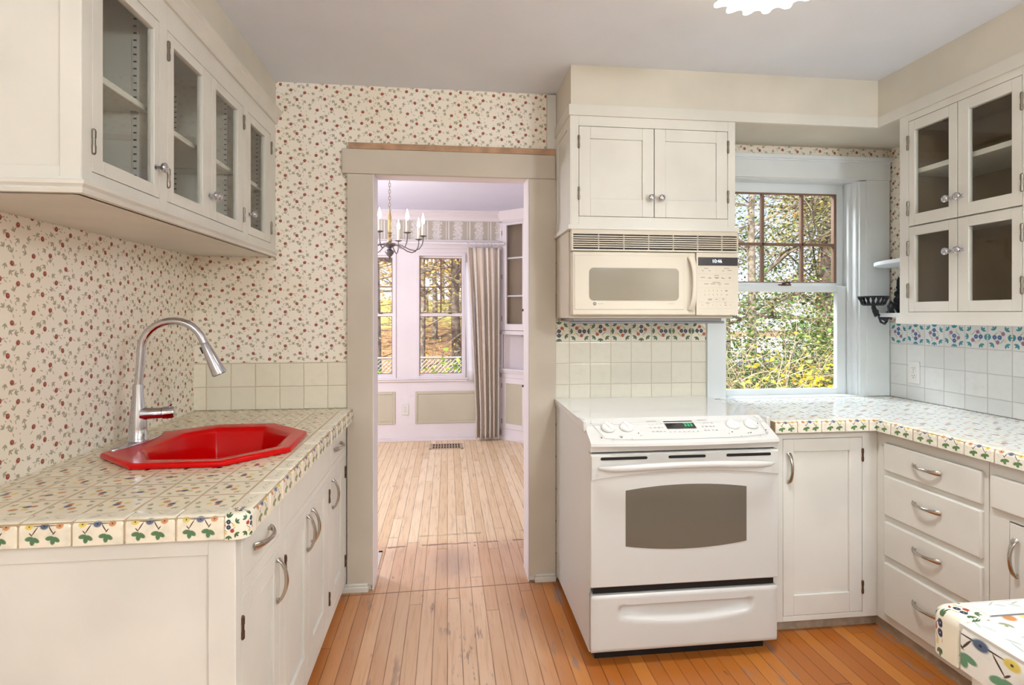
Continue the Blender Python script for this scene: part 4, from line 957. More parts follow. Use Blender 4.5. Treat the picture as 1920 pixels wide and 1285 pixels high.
# lower sash (inner), upper sash (outer)
m = MB(); framed(m, 'x', 1.456, 2.20, .905, 1.505, 2.82, .03, .036, .062, .034, .036); s1_ = build('lower_sash', m, W, wn, bevel=.002)
build('pane', MB().box(1.488,2.142,2.834,2.838,.937,1.475), M['glass'], s1_)
m = MB(); framed(m, 'x', 1.456, 2.20, 1.49, 2.075, 2.855, .03, .036, .04, .058, .034); s2_ = build('upper_sash', m, W, wn, bevel=.002)
m = MB(); framed(m, 'x', 1.492, 2.16, 1.522, 2.019, 2.853, .026, .006, .016, .008, .006)
for xx in (1.724,1.957): m.box(xx-.008,xx+.008,2.855,2.878,1.524,2.013)
m.box(1.496,2.152,2.855,2.878,1.727,1.743); build('muntins', m, M['muntin'], s2_, bevel=.003, label='brown wooden glazing bars')
build('pane', MB().box(1.494,2.158,2.865,2.868,1.522,2.015), M['glass'], s2_)
m = MB(); m.box(1.80,1.86,2.81,2.835,1.505,1.512); m.tube([(1.815,2.82,1.515),(1.84,2.815,1.523),(1.855,2.812,1.517)], .006, 8); build('sash_lock', m, M['hinge'], s1_, smooth=40)

# ------------------------------------------------------------------ iron lamp bracket
c = thing('lamp_bracket', (2.39,2.66,1.36), 'black cast iron swing bracket with a shallow pierced dish beside the window', 'wall bracket')
dx, dy, dz = 2.13, 2.55, 1.434
m = MB(); n = 28
rings = [[(dx+r*cos(2*pi*k/n), dy+r*sin(2*pi*k/n), z) for k in range(n)] for r, z in ((.066,dz),(.07,dz+.003),(.066,dz+.006),(.061,dz+.003))]; m.ring(rings, close=True)
rings = [[(dx+r*cos(2*pi*k/n), dy+r*sin(2*pi*k/n), z) for k in range(n)] for r, z in ((.046,dz-.042),(.05,dz-.036),(.045,dz-.03),(.04,dz-.036))]; m.ring(rings, close=True)
for k in range(16):
    a = 2*pi*k/16; m.tube([(dx+.064*cos(a),dy+.064*sin(a),dz+.002),(dx+.056*cos(a+.05),dy+.056*sin(a+.05),dz-.016),(dx+.047*cos(a),dy+.047*sin(a),dz-.036)], [.006,.0035,.006], 6)
m.lathe([(.047,-.04),(.047,-.036),(.001,-.034)], (dx,dy,dz), 'z', 24); build('dish', m, M['iron'], c, smooth=50)
b = Vector((2.367,2.665,0)); dn = Vector((dx,dy,0)); A = lambda t, z: tuple((dn+(b-dn)*t)+Vector((0,0,z)))
m = MB(); m.tube([A(0,dz-.04),A(.02,dz-.055),A(.12,dz-.08),A(.3,dz-.1),A(.5,dz-.112),A(.62,dz-.095),A(.72,dz-.06),A(.85,dz-.035),A(1,dz-.03)], [.008,.011,.008,.01,.011,.012,.011,.01,.009], 10)
m.tube([A(.03,dz-.05),A(.0,dz-.07),A(.08,dz-.095),A(.2,dz-.085),A(.16,dz-.066),A(.08,dz-.06)], .0055, 8)
m.tube([A(.2,dz-.09),A(.3,dz-.125),A(.45,dz-.135),A(.55,dz-.12),A(.5,dz-.1)], .006, 8); m.tube([A(.5,dz-.11),A(.48,dz-.085),A(.55,dz-.075),A(.6,dz-.09)], .005, 8)
m.tube([A(.66,dz-.08),A(.6,dz-.04),A(.7,dz-.02),A(.8,dz-.03),A(.76,dz-.05)], .006, 8); m.tube([A(.75,dz-.05),A(.86,dz-.09),A(.96,dz-.1),A(1,dz-.08)], .006, 8)
m.ball(A(.38,dz-.1), .013, 6); m.ball(A(.68,dz-.075), .014, 6); m.ball(A(.85,dz-.035), .014, 6); build('arm', m, M['iron'], c, smooth=60)
m = MB(); bz = 1.36
for k in range(9):
    z = bz+.012+k*.017; r = [.02,.026,.022,.028,.022,.024,.016,.012,.007][k]; m.ball((2.379,2.672+(.006 if k%2 else -.006),z), r*.75, 6)
m.tube([(2.380,2.672,bz),(2.380,2.672,bz+.17),(2.380,2.672,bz+.185)], [.012,.01,.003], 8); m.box(2.386,XR,2.655,2.69,bz-.01,bz+.14); build('wall_plate', m, M['iron'], c, smooth=60)

# ------------------------------------------------------------------ outlets
def outlet(p, axis, label):
    c = thing('power_outlet', p, label, 'outlet'); x, y, z = p; m = MB(); w2, h2 = .035, .0575
    def bx(mb, u0, u1, d0, d1, z0, z1):
        if axis == 'y': mb.box(x-d1,x-d0,y+u0,y+u1,z+z0,z+z1)
        else: mb.box(x+u0,x+u1,y-d1,y-d0,z+z0,z+z1)
    bx(m, -w2, w2, 0, .006, -h2, h2); build('cover_plate', m, M['plastic'], c, bevel=.003)
    for s_ in (-.0195,.0195):
        m = MB(); bx(m, -.0165, .0165, .006, .0078, s_-.0135, s_+.0135); rc = build('receptacle', m, M['plastic'], c, bevel=.004)
        m = MB(); bx(m, -.0075, -.005, .0075, .0082, s_, s_+.008); bx(m, .005, .0075, .0075, .0082, s_+.001, s_+.007); bx(m, -.002, .002, .0075, .0082, s_-.009, s_-.004); build('slots', m, M['slot'], rc)
    m = MB(); bx(m, -.002, .002, .006, .0072, -.002, .002); build('screw', m, M['nickel'], c)
outlet((XR-.008,2.588,1.048), 'y', 'white double outlet on the right wall tiles by the window')
outlet((-.443,YD-.001,.338), 'x', 'white double outlet low between the sage panels in the dining room')

# ------------------------------------------------------------------ ceiling lamp
LX, LY, LZ = .985, 1.575, 2.362
c = thing('ceiling_lamp', (LX,LY,LZ), 'scalloped glass ceiling lamp at the top edge of the photo', 'ceiling lamp')
m = MB(); n = 192; rings = []
def lob(a):
    t = (a*18/(2*pi)) % 1.0
    if t < .5: q = sin(pi*t/.5)**.45; return .02*q
    q = sin(pi*(t-.5)/.5); return -.008*q**.5 if q > .25 else .002
for r, z, k in ((.06,.052,0),(.11,.03,0),(.148,.008,0),(.172,0,1),(.172,.006,1),(.148,.014,0),(.11,.036,0),(.06,.06,0)):
    rings.append([(LX+(r+k*lob(2*pi*j/n))*cos(2*pi*j/n), LY+(r+k*lob(2*pi*j/n))*sin(2*pi*j/n), LZ+z) for j in range(n)])
m.ring(rings, close=True); m.lathe([(.062,.05),(.03,.044),(.001,.042)], (LX,LY,LZ), 'z', 32, cap=False); build('glass_shade', m, M['shade'], c, smooth=50)
build('canopy', MB().lathe([(.07,.05),(.075,.08),(.08,ZC-LZ)], (LX,LY,LZ), 'z', 32), M['brassy'], c, smooth=50)

# ------------------------------------------------------------------ dining room
struct('baseboard_dining', MB().box(-2.6,.556,YD-.018,YD,0,.03).box(-2.6,.553,YD-.012,YD,.03,.05), M['din'], bevel=.003)
struct('trim_4', MB().box(-2.6,.556,YD-.022,YD,.632,.655).box(-2.6,.556,YD-.035,YD,.655,.672), M['din'], bevel=.003, label='lilac-white stool rail under the dining windows')
struct('trim_5', molding([(-2.6,YD),(.60,YD)], cr(2.345,2.445,.07), 1), M['din'], smooth=30, label='crown moulding over the dining windows')
struct('trim_6', MB().box(-2.6,.60,YD-.02,YD,2.045,2.125).box(-2.6,.60,YD-.032,YD,2.118,2.14), M['din'], bevel=.003, label='wide lilac-white head trim above the dining windows')
def sage_panel(xa, xb, label):
    c = thing('wall_panel', ((xa+xb)/2,YD-.01,.18), label, 'wall panel', 'sage panels under the dining windows')
    build('field', MB().box(xa+.03,xb-.03,YD-.004,YD,.215,.495), M['sage'], c)
    m = MB(); framed(m, 'x', xa, xb, .183, .528, YD-.008, .008, .028, .028, .03, .03); build('frame', m, M['sage'], c, bevel=.004)
sage_panel(-.341,.53,'wide sage green wainscot panel below the right dining window'); sage_panel(-1.15,-.545,'sage green wainscot panel below the left dining window, cut by the doorway')
def dwindow(i, xa, xb, label, mid=True):
    wn = sempty('window_%d' % i, ((xa+xb)/2,YD,.685), label); y = YD-.012
    m = MB(); framed(m, 'x', xa-.042, xb+.042, .672, 2.0, y, .06, .036, .036, .03, .022); piece('frame', m, M['din'], wn)
    m = MB(); framed(m, 'x', xa-.008, xb+.008, 1.338, 1.972, YD+.045, .03, .012, .012, .026, .024); s2 = build('upper_sash', m, M['din'], wn, bevel=.002)
    m = MB(); framed(m, 'x', xa-.008, xb+.008, .69, 1.352, YD+.012, .03, .012, .012, .03, .028); s1 = build('lower_sash', m, M['din'], wn, bevel=.002)
    m = MB(); framed(m, 'x', xa, xb, 1.36, 1.95, YD+.043, .02, .007, .007, .007, .007); xm = (xa+xb)/2; m.box(xm-.008,xm+.008,YD+.045,YD+.06,1.362,1.946); m.box(xa,xb,YD+.045,YD+.06,1.632,1.644); build('muntins', m, M['muntin'], s2, bevel=.002, label='brown wooden glazing bars')
    m = MB(); framed(m, 'x', xa, xb, .715, 1.326, YD+.0105, .02, .005,.005,.005,.005); build('muntins', m, M['muntin'], s1, bevel=.001, label='thin brown glazing edge')
    build('pane', MB().box(xa,xb,YD+.058,YD+.061,1.36,1.95), M['glass'], s2); build('pane', MB().box(xa,xb,YD+.026,YD+.029,.716,1.326), M['glass'], s1)
    m = MB(); m.box(xm+.08,xm+.12,YD+.005,YD+.03,1.352,1.362); build('sash_lock', m, M['hinge'], s1)
dwindow(2, -.292, .152, 'right dining window, half behind the striped curtain'); dwindow(3, -1.02, -.582, 'left dining window, cut off by the doorway')
# curtain on a rod
o = thing('curtain_rod', (-.4,5.85,2.1), 'white curtain rod along the dining window head', 'curtain rod')
build('rod', MB().tube([(-1.6,5.85,2.098),(.6,5.85,2.098)], .0125, 14), M['rod'], o, smooth=50); m = MB(); m.box(.57,.59,5.85,YD-.02,2.085,2.11); build('bracket', m, M['rod'], o)
c = thing('curtain', (.37,5.85,.03), 'floor-length beige striped curtain gathered at the right of the dining window', 'curtain')
m = MB(); nu, nv = 120, 40; vs = []; uvp = []
for j in range(nv+1):
    t = j/nv; z = 2.055-(2.055-.03)*t
    xa = .205+(.295-.205)*min(1,t*1.15)**.9; xb = .55-.012*t
    for i in range(nu+1):
        u = i/nu; ph = u*2*pi*5.2+.5*sin(u*9); am = .014+.021*min(1,t*3); yy = 5.862-am*sin(ph)-.012*sin(ph*.5+1+t)
        vs.append((xa+(xb-xa)*u+.006*cos(ph)*min(1,t*3), yy, z)); uvp.append((u*2.7, t*.2))
fs = []; uvs = []
for j in range(nv):
    for i in range(nu):
        f = (j*(nu+1)+i, j*(nu+1)+i+1, (j+1)*(nu+1)+i+1, (j+1)*(nu+1)+i); fs.append(f); uvs.append([uvp[k] for k in f])
m.add(vs, fs, uvs); cl = build('cloth', m, M['curtain'], c, smooth=80); s_ = cl.modifiers.new('thick', 'SOLIDIFY'); s_.thickness = .003
m = MB(); vs = []; nu, nv = 16, 10
for j in range(nv+1):
    for i in range(nu+1): u = i/nu; t = j/nv; vs.append((.178+.05*t*.6+.1*u, 5.888+.006*sin(u*9), 1.9-1.26*t))
m.add(vs, [(j*(nu+1)+i, j*(nu+1)+i+1, (j+1)*(nu+1)+i+1, (j+1)*(nu+1)+i) for j in range(nv) for i in range(nu)]); cl = build('lining', m, M['sheer'], c, smooth=80, label='white lining edge'); s_ = cl.modifiers.new('thick', 'SOLIDIFY'); s_.thickness = .002
for x in (.205,.29,.365,.41,.45,.485,.53):
    m = MB(); m.tube([(x+.004*sin(a),5.85+.021*cos(a),2.092+.021*sin(a)) for a in [2*pi*k/20 for k in range(20)]], .0032, 8, close=True); build('ring', m, M['rod'], c, smooth=60)
# corner china cabinet, set at 45 degrees
MC = Matrix.Translation((.553,5.945,0)) @ Matrix.Rotation(-pi/4, 4, 'Z')
c = thing('corner_cabinet', (.83,5.7,0), 'white corner china cabinet with glass door in the dining room', 'cabinet'); Wd = .76
def cm(): return MB(MC)
m = cm(); m.box(0,.04,0,.02,.05,2.36); m.box(Wd-.05,Wd,0,.02,.05,2.36); m.box(0,Wd,0,.02,2.33,2.40); m.box(0,Wd,0,.02,1.13,1.17); m.box(0,Wd,0,.02,.67,.72); m.box(0,Wd,0,.02,.04,.12); build('face_frame', m, M['din'], c, bevel=.001)
m = cm(); tri = lambda e=0: [(0.04+e,.021),(Wd-.04-e,.021),(Wd/2,Wd/2-.02-e)]
m.prism(tri(), .725, .745); m.prism(tri(), 1.14, 1.155); m.prism(tri(), .10, .115); build('decks', m, M['din'], c)
m = cm(); m.prism([(-.012,-.022),(Wd,-.022),(Wd,.021),(0,.021)], .742, .765); m.prism([(-.005,-.012),(Wd,-.012),(Wd,.021),(0,.021)], .722, .742); build('counter_ledge', m, M['din'], c, bevel=.003)
m = cm(); m.add([(.037,.021,.72),(Wd/2,Wd/2-.018,.72),(Wd/2,Wd/2-.018,2.33),(.037,.021,2.33)], [(0,1,2,3)]); m.add([(Wd-.037,.021,.72),(Wd/2,Wd/2-.018,.72),(Wd/2,Wd/2-.018,2.33),(Wd-.037,.021,2.33)], [(3,2,1,0)]); build('back', m, M['interior'], c)
m = cm(); m.add([(.045,.024,.74),(Wd/2,Wd/2-.024,.74),(Wd/2,Wd/2-.024,1.14),(.045,.024,1.14)], [(0,1,2,3)]); m.add([(Wd-.045,.024,.74),(Wd/2,Wd/2-.024,.74),(Wd/2,Wd/2-.024,1.14),(Wd-.045,.024,1.14)], [(3,2,1,0)]); build('niche', m, M['din'], c)
for z in (1.55,1.955): m = cm(); m.prism(tri(.01), z-.016, z); build('shelf', m, M['din'], c)
build('crown', cm().ring([[(x,y,z) for y, z in ((.02,2.35),(-.012,2.35),(-.02,2.375),(-.05,2.41),(-.06,2.445),(.02,2.445))] for x in (-.03,Wd)]), M['din'], c, smooth=30)
m = cm(); m.box(-.004,Wd,-.01,.02,0,.045); build('base', m, M['din'], c, bevel=.003)
for a, b, right in ((.042,.352,0),(.354,Wd-.055,1)):
    m = cm(); framed(m, 'x', a, b, 1.175, 2.328, -.001, .02, .062, .035, .03, .068) if not right else framed(m, 'x', a, b, 1.175, 2.328, -.001, .02, .035, .062, .03, .068); dd = build('glass_door', m, M['din'], c, bevel=.002)
    build('pane', cm().box(a+.03,b-.03,.006,.009,1.2,2.3), M['glass'], dd)
    m = cm(); m.lathe([(.006,0),(.006,.008),(.012,.012),(.013,.018),(.008,.022),(.001,.023)], ((.338 if not right else .368),-.001,1.39), '-y', 14); build('knob', m, M['hinge'], dd, smooth=50)
    for z in (1.3,1.75,2.22):
        m = cm(); xx = a if not right else b; m.tube([(xx,-.004,z-.025),(xx,-.004,z+.025)], .004, 8); build('hinge', m, M['hinge2'], dd)
    m = cm(); framed(m, 'x', a, b, .122, .668, -.001, .02, .05, .036, .06, .055); dd = build('cupboard_door', m, M['din'], c, bevel=.002)
    build('sage_panel', cm().box(a+.045,b-.03,.005,.01,.17,.62), M['sage'], dd, label='sage green door panel')
    m = cm(); m.lathe([(.006,0),(.006,.008),(.012,.012),(.013,.018),(.008,.022),(.001,.023)], ((.338 if not right else .368),-.001,.6), '-y', 14); build('knob', m, M['hinge'], dd, smooth=50)
    for z in (.2,.58):
        m = cm(); xx = a if not right else b; m.tube([(xx,-.004,z-.025),(xx,-.004,z+.025)], .004, 8); build('hinge', m, M['hinge2'], dd)
# chandelier
HX, HY_, = -.45, 4.4
c = thing('chandelier', (HX,HY_,1.77), 'pewter chandelier with lit candle bulbs hanging in the dining room', 'chandelier')
m = MB(); m.lathe([(.001,1.772),(.008,1.778),(.012,1.786),(.007,1.795),(.018,1.806),(.033,1.826),(.036,1.842),(.022,1.852),(.014,1.858),(.016,1.868),(.04,1.882),(.052,1.894),(.05,1.902),(.025,1.908),(.012,1.912)], (HX,HY_,0), 'z', 24); build('hub', m, M['pewter'], c, smooth=50)
m = MB(); m.lathe([(.012,1.91),(.02,1.92),(.016,1.94),(.01,1.95),(.018,1.965),(.012,1.975),(.02,1.985),(.013,1.992),(.009,2.0),(.015,2.02),(.011,2.06),(.016,2.1),(.008,2.15),(.012,2.165),(.002,2.172)], (HX,HY_,0), 'z', 20); build('stem', m, M['brassy'], c, smooth=50)
m = MB(); z = 2.165; k = 0
while z < 2.43:
    d = (1,0) if k%2 else (0,1); m.tube([(HX+d[0]*.008*cos(a),HY_+d[1]*.008*cos(a),z+.013+.017*sin(a)) for a in [2*pi*q/10 for q in range(10)]], .0022, 6, close=True); z += .026; k += 1
build('chain', m, M['brassy'], c, smooth=60); build('ceiling_cup', MB().lathe([(.01,2.415),(.05,2.425),(.055,2.445)], (HX,HY_,0), 'z', 20), M['brassy'], c, smooth=50)
for k in range(8):
    a = R(-10+45*k); d = Vector((cos(a),sin(a),0)); o_ = Vector((HX,HY_,0)); Q = lambda r, z: o_+d*r+Vector((0,0,z)); zc = 1.955
    m = MB(); m.tube([Q(.04,1.892),Q(.085,1.89),Q(.12,1.872),Q(.16,1.852),Q(.2,1.845),Q(.235,1.858),Q(.258,1.89),Q(.265,1.925),Q(.265,zc)], .0042, 8); ar = build('arm', m, M['pewter'], c, smooth=60)
    build('drip_pan', MB().lathe([(.006,-.006),(.026,0),(.03,.004),(.012,.003)], tuple(Q(.265,zc)), 'z', 20), M['pewter'], ar, smooth=50)
    build('candle', MB().lathe([(.0115,.003),(.0115,.095),(.004,.096)], tuple(Q(.265,zc)), 'z', 14), M['candle'], ar, smooth=50)
    build('bulb', MB().lathe([(.006,.095),(.0125,.112),(.0135,.124),(.009,.145),(.004,.165),(.0012,.178)], tuple(Q(.265,zc)), 'z', 14), M['bulb'], ar, smooth=60)
# floor registers
def register(x0, x1, y0, y1, label, axis, mat):
    c = thing('floor_register', ((x0+x1)/2,(y0+y1)/2,0), label, 'floor register')
    build('well', MB().box(x0+.012,x1-.012,y0+.012,y1-.012,0,.002), M['black'], c)
    m = MB(); m.box(x0,x1,y0,y0+.022,0,.005); m.box(x0,x1,y1-.022,y1,0,.005); m.box(x0,x0+.022,y0,y1,0,.005); m.box(x1-.022,x1,y0,y1,0,.005)
    n = 12
    for k in range(1, n):
        if axis == 'x': xx = x0+(x1-x0)*k/n; m.box(xx-.005,xx+.005,y0+.02,y1-.02,.001,.0045)
        else: yy = y0+(y1-y0)*k/n; m.box(x0+.02,x1-.02,yy-.005,yy+.005,.001,.0045)
    m.box(x0+.02,x1-.02,(y0+y1)/2-.005,(y0+y1)/2+.005,.001,.0046) if axis == 'x' else m.box((x0+x1)/2-.005,(x0+x1)/2+.005,y0+.02,y1-.02,.001,.0046)
    build('grate', m, mat, c, bevel=.001)
register(-.18,.158,5.55,5.78,'tan floor register below the right dining window','x',M['regist']); register(-.62,-.365,2.95,3.2,'pale floor register just past the left side of the doorway','y',plain('pale_register', (206,196,182), .4))

# ------------------------------------------------------------------ outdoors
def gh(x, y):
    t = min(1, max(0, (y-15)/24)); t = t*t*(3-2*t); s = min(1, max(0, (6-x+(y-15)*.1)/4)); return -.72+3.0*t*s+.08*sin(x*1.3+y*.7)
m = MB(); vs = []; nx, ny = 50, 44; xs = [-16+56*i/nx for i in range(nx+1)]; ys = [6.25+55*(j/ny)**1.4 for j in range(ny+1)]
for y in ys:
    for x in xs: vs.append((x,y,gh(x,y)))
m.add(vs, [(j*(nx+1)+i, j*(nx+1)+i+1, (j+1)*(nx+1)+i+1, (j+1)*(nx+1)+i) for j in range(ny) for i in range(nx)])
m.box(1.3,40,2.98,6.3,-.9,-.7); struct('ground', m, M['ground'], smooth=80, label='leaf-covered yard outside the windows')
m = MB(); m.add([(9,20,-.62),(40,20,-.62),(40,44,-.6),(12,44,-.6)], [(0,1,2,3)]); m.box(9,40,20,44,-.8,-.63); struct('driveway', m, M['road'], label='pale paved drive beyond the shrubs')
def leaves(mb, pts, n, sd, size, g, flat=.3, zs=1.0):
    for _ in range(n):
        p = Vector(g.choice(pts))+Vector((g.gauss(0,sd),g.gauss(0,sd),g.gauss(0,sd*zs))); s_ = size*g.uniform(.6,1.3)
        a = g.uniform(0,2*pi); el = g.gauss(0,flat*1.4); d = Vector((cos(a)*cos(el),sin(a)*cos(el),sin(el))); sd_ = d.cross(Vector((g.gauss(0,.6),g.gauss(0,.6),1))).normalized(); up = d.cross(sd_)
        q = (g.random(), g.random()); A, B = p-d*s_*.5, p+d*s_*.5; C1 = p+sd_*s_*.34+up*s_*.1; C2 = p-sd_*s_*.34+up*s_*.1
        mb.add([A,C1,B,C2], [(0,1,2),(0,2,3)], [[q]*3,[q]*3])
def limb(mb, g, p, d, L, r, lvl, tips, droop=0.0, nseg=4, sides=5, kids=3, wig=.22):
    pts = [Vector(p)]; d = Vector(d).normalized()
    for i in range(nseg):
        d = (d+Vector((g.gauss(0,wig),g.gauss(0,wig),g.gauss(0,wig)-droop))).normalized(); pts.append(pts[-1]+d*(L/nseg))
    mb.tube(pts, [r*(1-.6*i/nseg) for i in range(nseg+1)], sides)
    if lvl == 0: tips += pts[1:]; return
    for k in range(kids):
        i = g.randint(max(1,nseg//2-1), nseg); q = pts[i]; nd = (d+Vector((g.gauss(0,.75),g.gauss(0,.75),g.gauss(0,.45)))).normalized()
        limb(mb, g, q, nd, L*g.uniform(.5,.75), r*.48, lvl-1, tips, droop, nseg, max(3,sides-1), kids, wig)
def shrub(name, x, y, h, nst, label, leafm, nl, size, seed, lvl=1, spread=.5, twig='twig', r=.012, sd=.1, kids=3, zg=None, group=None, droop=.02, cat='shrub'):
    g = random.Random(seed); z = gh(x,y) if zg is None else zg; z = z if y > 6.25 else -.7
    c = thing(name, (x,y,z), label, cat, group); mb = MB(); tips = []
    for k in range(nst):
        a = g.uniform(0,2*pi); d = Vector((cos(a)*spread*g.uniform(.3,1.2),sin(a)*spread*g.uniform(.3,1.2),1))
        limb(mb, g, (x+.06*cos(a),y+.06*sin(a),z), d, h*g.uniform(.55,.85), r*g.uniform(.7,1.2), lvl, tips, droop, 5, 4, kids)
    build('stems', mb, M[twig], c, smooth=60)
    lm = MB(); leaves(lm, tips, nl, sd, size, g); build('foliage', lm, M[leafm], c)
def tree(name, x, y, h, r, label, leafm, nl, size, seed, barkm='bark', crown=.35, kids=4, sd=.35, lvl=2, group=None, droop=0.0, lean=0.0, nb=9, bl=.34):
    g = random.Random(seed); z = gh(x,y); c = thing(name, (x,y,z), label, 'tree', group); mb = MB(); tips = []; pts = []
    for i in range(9):
        t = i/8; pts.append(Vector((x+lean*t*h+g.gauss(0,.025)*h*t*.3, y+g.gauss(0,.02)*h*t*.3, z-.05+h*t)))
    mb.tube(pts, [r*(1.15-.85*i/8) for i in range(9)], 9)
    for k in range(nb):
        t = crown+(1-crown)*(k+.5)/nb; i = min(7,int(t*8)); q = pts[i].lerp(pts[i+1], t*8-i); a = k*2.4+g.uniform(-.5,.5)
        limb(mb, g, q, (cos(a),sin(a),g.uniform(.1,.7)-droop*2), h*bl*(1.15-t*.6), r*.36*(1.2-t*.7), lvl, tips, droop, 4, 5, kids)
    build('trunk', mb, M[barkm], c, smooth=60)
    if nl: lm = MB(); leaves(lm, tips, nl, sd, size, g); build('foliage', lm, M[leafm], c)
# kitchen window side: ratio x/y from .52 (left) to .78 (right)
GS = 'twiggy shrubs outside the kitchen window'
shrub('twiggy_shrub', 3.55, 6.0, 2.3, 24, 'tangle of pale bare twigs at the left of the kitchen window', 'lf_olive', 1500, .05, 11, 2, .55, sd=.12, group=GS)
shrub('twiggy_shrub', 4.75, 6.6, 2.5, 24, 'tangle of pale bare twigs in the middle of the kitchen window', 'lf_olive', 1500, .05, 12, 2, .55, sd=.12, group=GS)
shrub('twiggy_shrub', 5.6, 7.1, 2.6, 24, 'tangle of pale bare twigs at the right of the kitchen window', 'lf_olive', 1700, .05, 13, 2, .55, sd=.12, group=GS)
shrub('green_shrub', 4.15, 7.0, 2.5, 22, 'dense green leafy shrub low in the kitchen window', 'lf_green', 14000, .06, 21, 1, .75, twig='barkd', sd=.16)
shrub('yellow_maple', 3.74, 5.2, 1.72, 11, 'bright yellow maple sapling at the foot of the kitchen window', 'lf_yellow', 2600, .055, 31, 1, .5, sd=.1, r=.008, cat='sapling')
shrub('yellow_maple', 3.1, 5.0, 1.0, 9, 'lower yellow sapling left of the bright yellow maple', 'lf_gold', 1300, .05, 32, 1, .6, sd=.1, r=.008, cat='sapling')
shrub('gold_shrub', 4.3, 5.6, 1.35, 11, 'gold and yellow shrub at the right foot of the kitchen window', 'lf_yellow', 1800, .05, 33, 1, .6, sd=.1, r=.008)
tree('pine_tree', 11.2, 15.2, 9.5, .2, 'tall grey-green pine behind the shrubs, right half of the kitchen window', 'lf_pine', 13000, .1, 41, 'barkd', .12, 4, .28, 2, droop=.06, nb=18, bl=.3)
tree('small_leaf_tree', 7.2, 12.4, 7.5, .11, 'open light green tree against the sky, left half of the kitchen window', 'lf_olive', 6500, .075, 42, 'bark', .2, 4, .3, 2, nb=12, bl=.34)
tree('small_leaf_tree', 10.3, 19.5, 9.0, .16, 'farther green tree between the pine and the open light green tree', 'lf_green', 6500, .12, 43, 'bark', .15, 4, .4, 2, nb=12, bl=.3)
tree('gold_tree', 15.5, 21.5, 8.0, .16, 'gold tree at the right edge of the kitchen window', 'lf_gold', 5000, .13, 44, 'bark', .2, 4, .4, 2, nb=11, bl=.3)
# dining window side
shrub('lime_shrub', -.98, 8.2, 1.45, 12, 'lime green bush low in the left dining window', 'lf_lime', 1800, .10, 51, 1, .5, sd=.12)
shrub('lime_shrub', -.55, 10.2, .95, 8, 'small lime bush by the fence, left in the right dining window', 'lf_lime', 420, .09, 52, 1, .5, sd=.12)
shrub('twiggy_shrub', -.1, 12.9, 2.2, 14, 'brown bare brush behind the chain-link fence', 'lf_gold', 350, .06, 53, 2, .7, twig='bark', sd=.15)
tree('oak_tree', -1.72, 13.4, 10, .15, 'thick grey trunk in the left dining window', 'lf_gold', 5000, .1, 61, 'bark', .3, 3, .5, 2)
tree('oak_tree', .24, 15.5, 10.5, .13, 'thick dark leaning trunk right in the right dining window', 'lf_gold', 5000, .1, 62, 'barkd', .12, 4, .5, 2, nb=12)
tree('maple_tree', -.85, 19.0, 9, .09, 'slim yellow-leaved tree in the middle of the woods', 'lf_gold', 8000, .11, 63, 'bark', .12, 4, .55, 2, nb=12)
GW = 'slim trees in the woods beyond the fence'
for i, (x, y) in enumerate(((-2.6,21),(-1.7,23.5),(-.55,24.5),(.35,22),(1.0,26),(-3.4,27),(-1.1,29),(.2,31),(-2.3,32),(1.6,33),(-.3,35),(-4.2,33))):
    tree('forest_tree', x, y, 10+i%3, .07+.02*(i%4), 'slim autumn tree standing in the woods beyond the chain-link fence', 'lf_gold', 3600, .115, 70+i, 'barkd' if i%2 else 'bark', .1, 4, .7, 1, GW, nb=13)
c = thing('chain_link_fence', (-1.5,11.6,-.72), 'low chain-link fence across the yard below the dining windows', 'fence')
fz0, fz1, fy = -.66, .44, 11.6
m = MB(); k = -6.0
while k < 4.5:
    for s_ in (1,-1):
        xa = k if s_ > 0 else k+1.1; m.tube([(xa,fy,fz0),(xa+s_*1.1,fy,fz1)], .0035, 3)
    k += .085
build('mesh', m, M['fence'], c)
build('top_rail', MB().tube([(-6,fy,fz1),(5.5,fy,fz1)], .022, 8), M['fence'], c, smooth=60)
for x in (-5.5,-3.2,-.95,1.3,3.6): build('post', MB().tube([(x,fy+.02,-.8),(x,fy+.02,fz1+.05)], .028, 8), M['fence'], c, smooth=60)

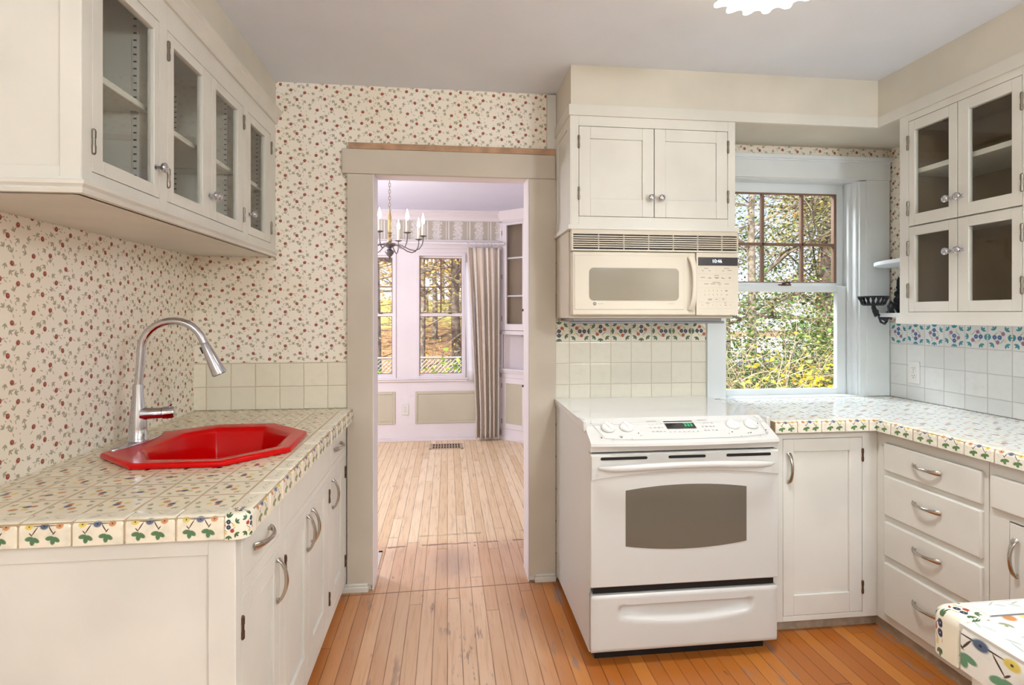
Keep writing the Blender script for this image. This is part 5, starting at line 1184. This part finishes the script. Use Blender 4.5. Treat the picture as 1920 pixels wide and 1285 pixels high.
# ------------------------------------------------------------------ light
wd = bpy.data.worlds.new('sky'); bpy.context.scene.world = wd; wd.use_nodes = True; nt = wd.node_tree; bg = nt.nodes['Background']
tc = nt.nodes.new('ShaderNodeTexCoord'); sp = nt.nodes.new('ShaderNodeSeparateXYZ'); nt.links.new(tc.outputs['Generated'], sp.inputs[0])
cr_ = nt.nodes.new('ShaderNodeValToRGB'); nt.links.new(sp.outputs[2], cr_.inputs[0]); e = cr_.color_ramp.elements
e[0].position = .0; e[0].color = srgb(244,245,250); e[1].position = .34; e[1].color = srgb(164,190,240); nt.links.new(cr_.outputs[0], bg.inputs[0]); bg.inputs[1].default_value = .95
def lamp(name, kind, loc, rot, energy, col, size=None, sy=None):
    l = bpy.data.lights.new(name, kind); l.energy = energy; l.color = col; o = bpy.data.objects.new(name, l); COL.objects.link(o); o.location = loc; o.rotation_euler = rot
    if kind == 'AREA': l.shape = 'RECTANGLE'; l.size = size; l.size_y = sy or size
    if kind == 'POINT': l.shadow_soft_size = size
    if kind == 'SUN': l.angle = R(1.0)
    return o
s = lamp('sun', 'SUN', (0,0,10), (0,0,0), 7.5, (1,.95,.86)); s.rotation_euler = Vector((.42,.5,-.76)).to_track_quat('-Z','Y').to_euler()
for x, y, e_ in ((-.6,-1.75,36), (1.75,-.95,54)): lamp('rear_fill_light', 'POINT', (x,y,2.12), (0,0,0), e_, (.83,.93,1), .16)  # added fill lights behind the camera, no fixtures there
l = lamp('ceiling_lamp_light', 'SPOT', (LX,LY,LZ-.01), (0,0,0), 52, (.9,.95,1)); l.data.spot_size = R(118); l.data.spot_blend = .7; l.data.shadow_soft_size = .14
l = lamp('window_fill_light', 'AREA', (1.2,3.8,3.2), (0,0,0), 165, (.82,.91,1), 1.0); l.rotation_euler = (Vector((2.15,2.2,1.0))-Vector((1.2,3.8,3.2))).to_track_quat('-Z','Y').to_euler()  # added light outside, brightens the room through the kitchen window; no real lamp
lamp('dining_fill_light', 'POINT', (-1.7,4.2,1.7), (0,0,0), 44, (.9,.94,1), .15)  # added unseen fill for the dining room, without a fixture

# ------------------------------------------------------------------ camera
cd = bpy.data.cameras.new('camera'); co = bpy.data.objects.new('camera', cd); COL.objects.link(co)
co.location = (0,0,1.35); co.rotation_euler = (pi/2,0,-math.atan(121/1035)); cd.sensor_width = 36; cd.lens = 36*1035/1920; cd.shift_y = -(642.5-589)/1920; cd.clip_start = .02; cd.clip_end = 300
sc = bpy.context.scene; sc.camera = co
sc.view_settings.view_transform = 'Standard'; sc.view_settings.look = 'None'; sc.view_settings.gamma = 1; sc.view_settings.use_curve_mapping = False; sc.view_settings.exposure = .68
